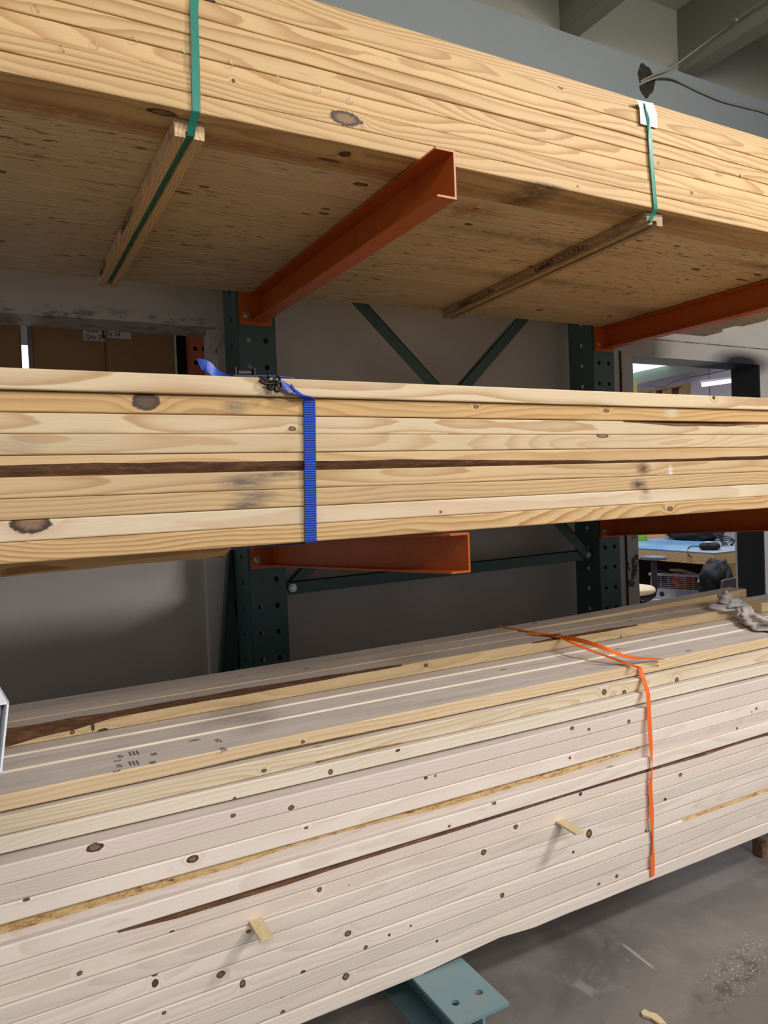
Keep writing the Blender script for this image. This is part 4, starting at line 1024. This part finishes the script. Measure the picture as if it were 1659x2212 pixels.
# ------------------------------------------------------------------ store room seen through the left opening
CARD = paint('brown_cardboard', (150, 112, 76), .8, .08, (120, 84, 56), .3, scale=3)
LBL = paint('white_label', (196, 190, 196), .7, .03)
YBx = 3.62
def carton(px0, px1, label, labs=(), side=0, y=YBx):
    a_, b_ = at(px0, 760, 'Y', y).x, at(px1, 760, 'Y', y).x
    t = thing('cardboard_carton', label, 'cardboard box', (a_, y, .10), 'cartons in the store room')
    w = b_-a_
    bm = bmesh.new(); box(bm, 0, w, 0, .35, 0, .78, .006); obj('carton_body', bm, CARD, t)
    bm = bmesh.new(); box(bm, w*.42, w*.42+.05, -.001, .0, 0, .78)
    for (q0, q1, txt) in labs:
        p, q = at(*q0, 'Y', y-.002), at(*q1, 'Y', y-.002)
        bm = bmesh.new(); box(bm, p.x-a_, q.x-a_, -.003, -.0005, q.z-.10, p.z+.05-.10); lb = obj('shipping_label', bm, LBL, t)
        bm = bmesh.new()
        for (body, size, tx, ty) in txt:
            c = at(tx, ty, 'Y', y-.004); add_text(bm, body, size, (c.x-a_, -.0042, c.z-.10), (1, 0, 0), (0, 0, 1))
        if txt: obj('printed_text', bm, INK, lb)
    return t
t = carton(-120, 47, 'brown carton at the far left of the store room opening')
t = carton(72, 229, 'brown carton behind the left opening with a white Qty 24 label at its right', [((179, 708), (230, 738), [('Qty 24', .030, 184, 731), ('White', .022, 184, 717)])])
bm = bmesh.new(); c = at(221, 728, 'Y', YBx-.004)
box(bm, c.x-t.location.x, c.x-t.location.x+.007, -.0045, -.0035, c.z-.10, c.z-.10+.05); box(bm, c.x-t.location.x, c.x-t.location.x+.024, -.0045, -.0035, c.z-.10, c.z-.10+.007); box(bm, c.x-t.location.x+.015, c.x-t.location.x+.024, -.0045, -.0035, c.z-.10, c.z-.10+.05)
obj('printed_mark', bm, INK, t)
t = carton(230, 377, 'brown carton behind the left opening with a white label at its left', [((230.5, 700), (283, 733), [('ty 24', .028, 232, 725)])], y=YBx-.02)
# side face label
bm = bmesh.new(); a_ = at(390, 720, 'Y', YBx).x; 
w = at(377, 760, 'Y', YBx-.02).x-t.location.x
box(bm, w, w+.002, .05, .20, .30, .56); obj('shipping_label', bm, LBL, t)
# pale wrap between cartons, bright slot
bm = bmesh.new(); p0, p1 = at(62, 760, 'Y', YBx+.05).x, at(72, 760, 'Y', YBx+.05).x
box(bm, p0, p1, YBx+.03, YBx+.10, .1, .86, .004); tag(obj('plastic_wrap_roll', bm, paint('cloudy_film', (150, 142, 136), .3)), 'cloudy plastic film hanging between two cartons behind the left opening', 'plastic film')
bm = bmesh.new(); pa_, pb_ = at(40, 800, 'Y', 4.7), at(64, 746, 'Y', 4.7)
box(bm, pa_.x-.05, pb_.x+.05, 4.7, 4.72, -.2, pb_.z); tag(obj('glow_sheet_1', bm, emit('slot_glow', (244, 246, 255), 2.2)), kind='structure')  # glowing sheet added to make the slot between the cartons bright
# orange perforated rack post in the store room
OP = paint('salmon_orange_paint', (196, 104, 74), .5, .06, (120, 60, 40), .3)
xo = at(413, 760, 'Y', 3.55).x
t = thing('teardrop_rack_post', 'orange perforated rack post behind the left wall opening', 'rack post', (xo, 3.55, -1.36))
zc = at(419, 753, 'Y', 3.55).z
bm = bmesh.new(); sheet(bm, (0, 0, 0), (1, 0, 0), (0, 0, 1), .085, 2.6, [.020, .062], .0675, .011, .003, (zc+1.36) % .0675, seg=12); obj('front_plate', bm, OP, t)
bm = bmesh.new(); box(bm, -.003, 0, .0, .08, 0, 2.6); box(bm, .085, .088, 0, .08, 0, 2.6); obj('side_plate', bm, OP, t)
bm = bmesh.new(); box(bm, -.04, .15, .12, .122, 1.2, 2.3); obj('rear_shadow_panel', bm, paint('painted_shade', (30, 26, 24), .9), t)  # dark sheet standing in for the shade behind the post
struct('wall_store_room', bxo(-4, 1.6, 5.9, 6.0, -1.36, 2.3), WALLP)
struct('wall_store_side', bxo(1.6, 1.7, YW+.2, 6.0, -1.36, 2.3), WALLP)

# ------------------------------------------------------------------ workshop seen through the right opening
LIL = paint('lilac_white_wall', (222, 216, 226), .7, .03)
struct('wall_far', bxo(1.7, 14, 10.6, 10.7, -1.36, 2.3), LIL)
struct('wall_far_right', bxo(13.2, 13.3, YW+.2, 10.7, -1.36, 2.3), LIL)
struct('wall_next_room_left', bxo(1.7, 1.8, 6.0, 10.7, -1.36, 2.3), LIL)
# overhead: skylight as a glowing panel, grey beam
def quad_box(pxs, y0, ax, v, h, mat, name, lab=None, cat=None, kind=None):
    bm = bmesh.new(); prism(bm, [at(a_, b_, ax, v) for a_, b_ in pxs], h); o = obj(name, bm, mat)
    return tag(o, lab, cat, None, kind)
quad_box([(1340, 812), (1340, 786), (1395, 782), (1455, 787), (1380, 803)], 0, 'Y', 9.6, (0, .3, 0), emit('panel_glow', (214, 240, 244), 1.15), 'skylight_panel', 'pale blue glowing skylight panel seen through the right opening', 'skylight')
quad_box([(1340, 814), (1380, 804), (1460, 787), (1560, 792), (1480, 806), (1340, 838)], 0, 'Y', 9.7, (0, .25, 0), paint('sage_beam', (176, 186, 172), .7), 'trim_20', kind='structure')
TL = thing('fluorescent_tube_light', 'glowing fluorescent tube hanging in the workshop beyond', 'tube light', (0, 0, 0))
a_, b_ = at(1517, 832, 'Y', 8.6), at(1590, 822, 'Y', 8.0)
bm = bmesh.new(); tube(bm, [a_, b_], .028, 12); obj('tube', bm, emit('tube_glow', (250, 246, 255), 4), TL)
bm = bmesh.new(); tube(bm, [a_+Vector((0, .03, .06)), b_+Vector((0, .03, .06))], .03, 6); obj('fixture', bm, LIL, TL)
bm = bmesh.new(); c = at(1532, 818, 'Y', 8.5); tube(bm, [c, Vector((c.x, c.y, 2.3))], .006, 6); tube(bm, [c, c-Vector((0, 0, 1.0))], .006, 6); obj('hanging_wire', bm, BLACKP, TL)
bm = bmesh.new(); tube(bm, curve([Vector((at(1360, 850, 'Y', 9).x, 9, 2.3)), at(1368, 852, 'Y', 9), at(1376, 848, 'Y', 9), at(1400, 834, 'Y', 9), at(1430, 835, 'Y', 9), at(1475, 818, 'Y', 9), at(1530, 808, 'Y', 9), at(1575, 798, 'Y', 9), at(1600, 795, 'Y', 9), Vector((at(1640, 795, 'Y', 9).x, 9, 2.3))], 5), .010, 6)
tag(obj('hanging_cord', bm, paint('grey_cord', (120, 112, 116), .7)), 'thin grey cord sagging across the workshop wall', 'cord')
# frames of raw wood
RW = wood('raw_frame_wood', (214, 180, 130), (180, 140, 90), .5, .02, .05); 
YLW = paint('yellow_board', (226, 214, 130), .6)
a_, b_ = at(1368, 822, 'Y', 7.2), at(1376, 822, 'Y', 7.2)
t = thing('wooden_post', 'pale yellow timber post seen through the right opening', 'wooden post', (a_.x, 7.2, -1.36))
bm = bmesh.new(); box(bm, 0, b_.x-a_.x, 0, .09, 0, a_.z+1.36, .004); obj('front_face', bm, YLW, t)
bm = bmesh.new(); c = at(1357, 822, 'Y', 7.25).x-a_.x; box(bm, c, -.005, .03, .10, 0, a_.z+1.34, .004); obj('side_stud', bm, RW, t)
y = 7.8
t = thing('open_wooden_rack', 'raw timber shelf frame with plywood panels in the workshop', 'shelf frame', at(1376, 850, 'Y', y))
o0 = t.location
def pb(bm, pxs, d, y_=y, m=0):
    prism(bm, [at(a_, b_, 'Y', y_)-o0 for a_, b_ in pxs], (0, d, 0), m)
bm = bmesh.new(); pb(bm, [(1370, 846), (1380, 845), (1476, 829), (1476, 834), (1400, 847), (1370, 856)], .1); obj('top_rail', bm, RW, t)
bm = bmesh.new(); pb(bm, [(1478, 828), (1492, 828), (1492, 1460), (1478, 1460)], .1, y-.02); obj('post', bm, RW, t)
bm = bmesh.new(); pb(bm, [(1443, 838), (1451, 837), (1451, 1460), (1443, 1460)], .1); obj('post', bm, RW, t)
bm = bmesh.new(); pb(bm, [(1410, 845), (1417, 844), (1417, 1460), (1410, 1460)], .1); obj('post', bm, RW, t)
bm = bmesh.new(); pb(bm, [(1380, 850), (1478, 834), (1478, 880), (1380, 880)], .02, y+.15); obj('panel', bm, paint('brown_ply', (128, 92, 60), .8, .3), t)
cc = at(1432, 850, 'Y', 7.0)
bm = bmesh.new(); bmesh.ops.create_uvsphere(bm, u_segments=20, v_segments=10, radius=.09, matrix=Matrix.Translation(cc-Vector((0, 0, .05))) @ Matrix.Scale(.5, 4, (0, 0, 1)))
bmesh.ops.scale(bm, vec=(1.0, 1.0, 1.0), verts=bm.verts); cyl(bm, (cc.x, 7, -1.36), (cc.x, 7, cc.z-.05), .03, 12)
tag(obj('white_dome_stand', bm, LIL, smooth=True), 'round white dome peeking over the middle bundle in front of the shelf frame', 'stand')

# workbench: rotated box
BZt = -.61
c_ = at(1541, 1194, 'Z', BZt); l_ = at(1372, 1183, 'Z', BZt); r_ = at(1588, 1187, 'Z', BZt)
u = (l_-c_).normalized(); u.z = 0; v = Vector((-u.y, u.x, 0)); 
if v.dot(Vector((1, .3, 0))) < 0: v = -v
BW, BL = 1.05, 2.2
wb = thing('workbench', 'plywood workbench with a scuffed blue top beyond the right opening', 'workbench', (c_.x, c_.y, -1.36))
def lb(u0, u1, v0, v1, z0, z1, mat, nm, par=wb, base=None):
    bm = bmesh.new(); o_ = Vector((0, 0, z0+1.36))
    prism(bm, [o_+u*u0+v*v0, o_+u*u1+v*v0, o_+u*u1+v*v1, o_+u*u0+v*v1], (0, 0, z1-z0)); return obj(nm, bm, mat, par)
PLY = wood('bench_plywood', (226, 188, 136), (196, 150, 100), .5, .03, .06); PLY2 = wood('bench_plywood_end', (190, 156, 112), (160, 120, 78), .5, .03, .06)
k = NT('scuffed_blue_top'); g = k.new('ShaderNodeNewGeometry').outputs['Position']
k.put(k.b.inputs['Base Color'], k.ramp(k.noise(g, 2.2, 5, .6).outputs[0], [(.38, lin((80, 128, 172))), (.52, lin((104, 142, 176))), (.64, lin((150, 146, 148)))]))
BLT = k.m
lb(-.02, BL, -.02, BW, BZt-.012, BZt, BLT, 'bench_top'); lb(-.02, BL, -.02, BW, BZt-.10, BZt-.0125, PLY, 'apron')
lb(-.015, .01, -.015, BW, -1.36, BZt-.1005, PLY2, 'end_panel'); lb(BL-.03, BL, 0, BW, -1.36, BZt-.1005, PLY2, 'end_panel')
lb(.01, BL-.03, BW-.05, BW-.03, -1.36, BZt-.1005, paint('dark_bench_back', (52, 44, 40), .8), 'back_panel')
pz = at(1440, 1296, 'X', 5.6).z
lb(.015, 1.0, -.03, .6, -1.09, -1.06, paint('white_lower_shelf', (196, 192, 196), .5), 'lower_shelf')
# things on the bench
def bpt(px_, py_, z=BZt): return at(px_, py_, 'Z', z)
g_ = bpt(1386, 1168); t = thing('lime_bucket', 'lime green bucket on the workbench, left end', 'bucket', g_)
bm = bmesh.new(); cyl(bm, (0, 0, .001), (0, 0, .24), .055, 24, .064); obj('bucket_body', bm, paint('lime_plastic', (186, 232, 60), .4), t, True)
bm = bmesh.new(); tube(bm, [(math.cos(a)*.066, math.sin(a)*.066, .235) for a in [2*math.pi*j/24 for j in range(24)]], .005, 8, closed=True); obj('rim', bm, paint('lime_rim', (176, 220, 56), .4), t, True)
def blob(bm, c, sx, sy, sz, seed=0, amp=.15, rot=0, sub=4, freq=2.2):
    g0 = bmesh.ops.create_icosphere(bm, subdivisions=sub, radius=1)
    R_ = Matrix.Rotation(rot, 3, 'Z')
    for q in g0['verts']:
        n_ = q.co.normalized(); f = 1+amp*noise.noise(n_*freq+Vector((seed, 0, 0)))+amp*.5*noise.noise(n_*freq*2.7+Vector((seed, 5, 0)))
        e = Vector((math.copysign(abs(n_.x)**.75, n_.x), math.copysign(abs(n_.y)**.75, n_.y), math.copysign(abs(n_.z)**.8, n_.z)))
        q.co = Vector(c)+R_ @ Vector((e.x*sx*f, e.y*sy*f, max(e.z*f, -.85)*sz))
ang = math.atan2(u.y, u.x)
FAB = paint('black_fabric', (26, 26, 30), .8, .2, scale=14); FAB2 = paint('navy_black_fabric', (17, 19, 27), .8, .2, scale=14)
p = bpt(1500, 1166)
t = thing('duffel_bag', 'black duffel bag slumped on the blue workbench', 'bag', p)
bm = bmesh.new(); blob(bm, (0, 0, .075), .30, .15, .088, 3, .16, ang); obj('bag_body', bm, FAB, t, True)
bm = bmesh.new(); tube(bm, curve([(-.12, -.05, .12), (-.07, -.10, .185), (0, -.13, .15), (.08, -.08, .165), (.12, .02, .13)], 6), .010, 8); obj('handle', bm, FAB2, t, True)
p = bpt(1533, 1188); t = thing('black_charger', 'black cordless tool charger near the workbench corner', 'charger', p)
bm = bmesh.new(); blob(bm, (0, 0, .032), .085, .055, .036, 8, .1, ang+.6, 3); obj('charger_body', bm, FAB, t, True)
bm = bmesh.new(); box(bm, -.05, .02, -.03, .03, .062, .072, .003); obj('silver_top', bm, paint('silver_plastic', (190, 192, 200), .4), t)
bm = bmesh.new(); box(bm, .025, .06, -.02, .02, .055, .066, .003); obj('yellow_part', bm, paint('tan_yellow_plastic', (200, 160, 90), .5), t)
bm = bmesh.new(); q0 = bpt(1488, 1184); tube(bm, curve([bpt(1512, 1181)-p, bpt(1500, 1182)-p+Vector((0, 0, .01)), q0-p+Vector((0, 0, .004)), bpt(1487, 1193)-p+Vector((0, 0, -.02)), at(1512, 1215, 'Y', q0.y-.1)-p, at(1520, 1225, 'Y', q0.y-.15)-p], 5), .005, 6); obj('cord', bm, paint('dark_cord', (40, 40, 44), .6), t, True)
t = thing('cable_bundle', 'tangle of black cables at the right end of the workbench', 'cables', bpt(1572, 1180))
for s_ in range(4):
    bm = bmesh.new(); tube(bm, curve([(-.08+.03*s_, 0, .006), (-.06, .03*s_, .05+.02*s_), (.0, .02, .09-.02*s_), (.05, -.03, .05), (.06+.01*s_, .02, .005)], 6), .005, 6); obj('cable_loop', bm, BLACKP, t, True)
bm = bmesh.new(); p = bpt(1420, 1162); 
prism(bm, [(0, 0, 0), (.30, 0, 0), (.10, 0, .10), (0, 0, .16)], (0, .20, 0)); bmesh.ops.rotate(bm, verts=bm.verts, cent=(0, 0, 0), matrix=Matrix.Rotation(ang+2.6, 3, 'Z'))
tag(obj('open_carton', bm, CARD, loc=p+Vector((.1, .35, .002))), 'brown carton behind the duffel bag on the workbench', 'cardboard box')
# crate with cords
sz = -1.06
p = at(1424, 1291, 'Z', sz)-v*.10
t = thing('plastic_crate', 'grey plastic crate of orange cords under the workbench', 'crate', p)
CR = paint('grey_plastic', (176, 178, 190), .45, .04)
cu = (at(1560, 1300, 'Z', sz)-at(1424, 1291, 'Z', sz)); cu.z = 0; cu = cu.normalized(); cv = Vector((-cu.y, cu.x, 0))
Wc, Dc, Hc = .46, .26, .235
def cb_(bm, a0, a1, b0_, b1_, z0_, z1_):
    prism(bm, [cu*a0+cv*b0_+Vector((0, 0, z0_)), cu*a1+cv*b0_+Vector((0, 0, z0_)), cu*a1+cv*b1_+Vector((0, 0, z0_)), cu*a0+cv*b1_+Vector((0, 0, z0_))], (0, 0, z1_-z0_))
bm = bmesh.new(); cb_(bm, 0, Wc, 0, .008, 0, .10); cb_(bm, 0, .008, 0, Dc, 0, .10); cb_(bm, Wc-.008, Wc, 0, Dc, 0, .10); cb_(bm, 0, Wc, Dc-.008, Dc, 0, .10); cb_(bm, 0, Wc, 0, Dc, 0, .006); obj('lower_walls', bm, CR, t)
bm = bmesh.new(); cb_(bm, -.012, Wc+.012, -.012, .008, Hc-.022, Hc); cb_(bm, -.012, .008, -.01, Dc, Hc-.022, Hc); cb_(bm, Wc-.008, Wc+.012, 0, Dc, Hc-.022, Hc)
cb_(bm, 0, .03, 0, .01, .10, Hc-.02); cb_(bm, Wc-.03, Wc, 0, .01, .10, Hc-.02); obj('rim', bm, CR, t)
bm = bmesh.new()
for q in range(6): cb_(bm, .03, Wc-.03, 0, .004, .110+q*.017, .1135+q*.017)
for q in range(5): cb_(bm, .09+q*.07, .094+q*.07, .001, .005, .10, Hc-.02)
obj('grille', bm, CR, t)
bm = bmesh.new(); cyl(bm, cu*.10+cv*-.0005+Vector((0, 0, .05)), cu*.10+cv*-.002+Vector((0, 0, .05)), .022, 18); obj('round_hole', bm, BLACKP, t)
bm = bmesh.new(); cb_(bm, .22, .38, -.003, -.0005, .015, .085); obj('raised_panel', bm, paint('grey_plastic_dark', (150, 152, 166), .5), t)
ORC = paint('orange_cord_sheath', (240, 92, 44), .5)
bm = bmesh.new()
for s_ in range(9):
    z_ = .10+.016*s_; r_ = .10-.004*s_
    tube(bm, [p+cu*(.25+math.cos(a)*r_*1.15)+cv*(.13+math.sin(a)*.10)+Vector((0, 0, z_+.008*math.sin(3*a+s_))) for a in [2*math.pi*j/20 for j in range(20)]], .008, 8, closed=True)
tag(obj('extension_cord', bm, ORC, smooth=True), 'coiled orange extension cord inside the grey crate', 'cord')
bm = bmesh.new()
for s_ in range(3):
    tube(bm, [p+cu*(.085+math.cos(a)*(.05+.01*s_))+cv*(.05+.03*s_)+Vector((0, 0, .15+math.sin(a)*(.06+.012*s_))) for a in [2*math.pi*j/20 for j in range(20)]], .006, 8, closed=True)
tag(obj('grey_hose', bm, paint('grey_hose', (120, 120, 120), .5), smooth=True), 'coil of grey hose standing in the left of the crate', 'hose')
bm = bmesh.new(); b0_ = p+cu*.16+cv*.03+Vector((0, 0, Hc+.02))
prism(bm, [b0_, b0_+cu*.10+Vector((0, 0, .004)), b0_+cu*.25+cv*.05+Vector((0, 0, -.045)), b0_+cu*.12+cv*.10+Vector((0, 0, -.02))], (0, 0, .018))
tag(obj('grey_folder', bm, paint('pale_grey_plastic', (190, 184, 180), .5)), 'pale grey flat case lying on top of the crate', 'case')
# backpack
BY = 3.86; cz_ = (at(1545, 1216, 'Y', 3.86).z+1.36-.17); p = at(1545, 1290, 'Y', BY); p = Vector((p.x, p.y, 0))
t = thing('backpack', 'dark backpack leaning on the crate below the workbench corner', 'backpack', (p.x, p.y, -1.36))
bm = bmesh.new(); prism(bm, [(-.12, -.08, 0), (.15, -.08, 0), (.15, .08, 0), (-.12, .08, 0)], (0, 0, cz_-.20)); obj('lower_pack', bm, FAB, t)
bm = bmesh.new(); blob(bm, (-.02, 0, cz_-.06), .125, .09, .22, 5, .16, .2); obj('main_compartment', bm, FAB2, t, True)
bm = bmesh.new(); blob(bm, (.055, .02, cz_-.0), .105, .10, .185, 9, .2, -.2); obj('side_pocket', bm, FAB, t, True)
bm = bmesh.new(); ribbon(bm, [(q, Vector((.9, 0, .4))) for q in curve([(.04, -.10, cz_+.13), (-.03, -.13, cz_+.04), (-.09, -.14, cz_-.06), (-.14, -.13, cz_-.16), (-.17, -.12, cz_-.26)], 4)], .05, .012); obj('shoulder_strap', bm, BLACKP, t)
bm = bmesh.new(); c = at(1507, 1258, 'Y', 3.72); c = c-Vector((p.x, p.y, -1.36)); prism(bm, [c, c+Vector((.025, 0, 0)), c+Vector((.012, 0, .03))], (0, .003, 0)); obj('reflective_tab', bm, paint('yellow_tab', (210, 220, 90), .4), t)
# grey chair back near the dark jamb
c0, c1 = at(1556, 1290, 'Y', 3.62), at(1595, 1250, 'Y', 3.62)
t = thing('grey_chair', 'grey plastic chair back beside the black jamb below the bench', 'chair', (c0.x, 3.62, -1.36))
bm = bmesh.new(); h_ = c1.z+1.36
prism(bm, [(0, 0, h_-.16), (.025, 0, h_-.03), (.05, 0, h_), (.35, 0, h_), (.38, 0, h_-.16)], (0, .012, 0)); obj('backrest', bm, paint('dark_grey_plastic', (70, 68, 68), .5), t)
bm = bmesh.new(); tube(bm, curve([(-.01, 0, h_-.30), (.0, 0, h_-.14), (.02, 0, h_-.03), (.05, 0, h_+.004), (.34, 0, h_+.004)], 5), .006, 8); obj('frame_tube', bm, paint('grey_tube', (110, 106, 102), .4), t, True)
for xx in (.02, .34):
    bm = bmesh.new(); cyl(bm, (xx, .0, 0), (xx, .0, h_-.14), .010, 10); obj('leg', bm, BLACKP, t)
# office stool chair with armrest
y = 4.0
c = at(1385, 1268, 'Y', y)
t = thing('task_chair', 'cream seated task chair with a grey armrest behind the white post', 'chair', (c.x-.12, y, -1.36))
o0 = t.location
st_ = at(1385, 1263, 'Y', y).z+1.36
bm = bmesh.new(); blob(bm, (0, .05, st_-.035), .21, .20, .045, 1, .03, 0, 4); obj('seat', bm, paint('cream_vinyl', (206, 190, 160), .5), t, True)
bm = bmesh.new(); blob(bm, (0, .05, st_-.085), .19, .18, .022, 1, .02, 0, 3); obj('seat_pan', bm, BLACKP, t, True)
ap = at(1412, 1205, 'Y', y)-o0
bm = bmesh.new(); blob(bm, ap, .065, .10, .020, 2, .10, .4, 3); obj('armrest', bm, paint('grey_rubber', (92, 100, 116), .4), t, True)
bm = bmesh.new(); ribbon(bm, [(ap+Vector((0, 0, -.01)), X), (ap+Vector((.0, 0, -.10)), X), (ap+Vector((.005, 0, -.22)), X), (ap+Vector((.0, .02, -.30)), X), (ap+Vector((-.05, .04, -.33)), X)], .045, .02); obj('arm_post', bm, BLACKP, t)
bm = bmesh.new(); cyl(bm, (0, .05, .08), (0, .05, st_-.09), .025, 14); obj('column', bm, BLACKP, t)
for q in range(5):
    a = 2*math.pi*q/5+.3; e = Vector((math.cos(a)*.27, .05+math.sin(a)*.27, .055))
    bm = bmesh.new(); tube(bm, [(0, .05, .10), e], [.02, .012], 8); L_o = obj('base_leg', bm, BLACKP, t)
    bm = bmesh.new(); cyl(bm, e+Vector((-.012, 0, -.03)), e+Vector((.012, 0, -.03)), .025, 14); obj('caster', bm, BLACKP, L_o)
# dark inner wall below bench at left (shaded partition)
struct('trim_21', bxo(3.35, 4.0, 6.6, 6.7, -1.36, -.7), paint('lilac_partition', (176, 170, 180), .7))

# ------------------------------------------------------------------ lift everything so the floor is at z = 0
for o in list(C.objects):
    if o.parent is None: o.location.z += OZ
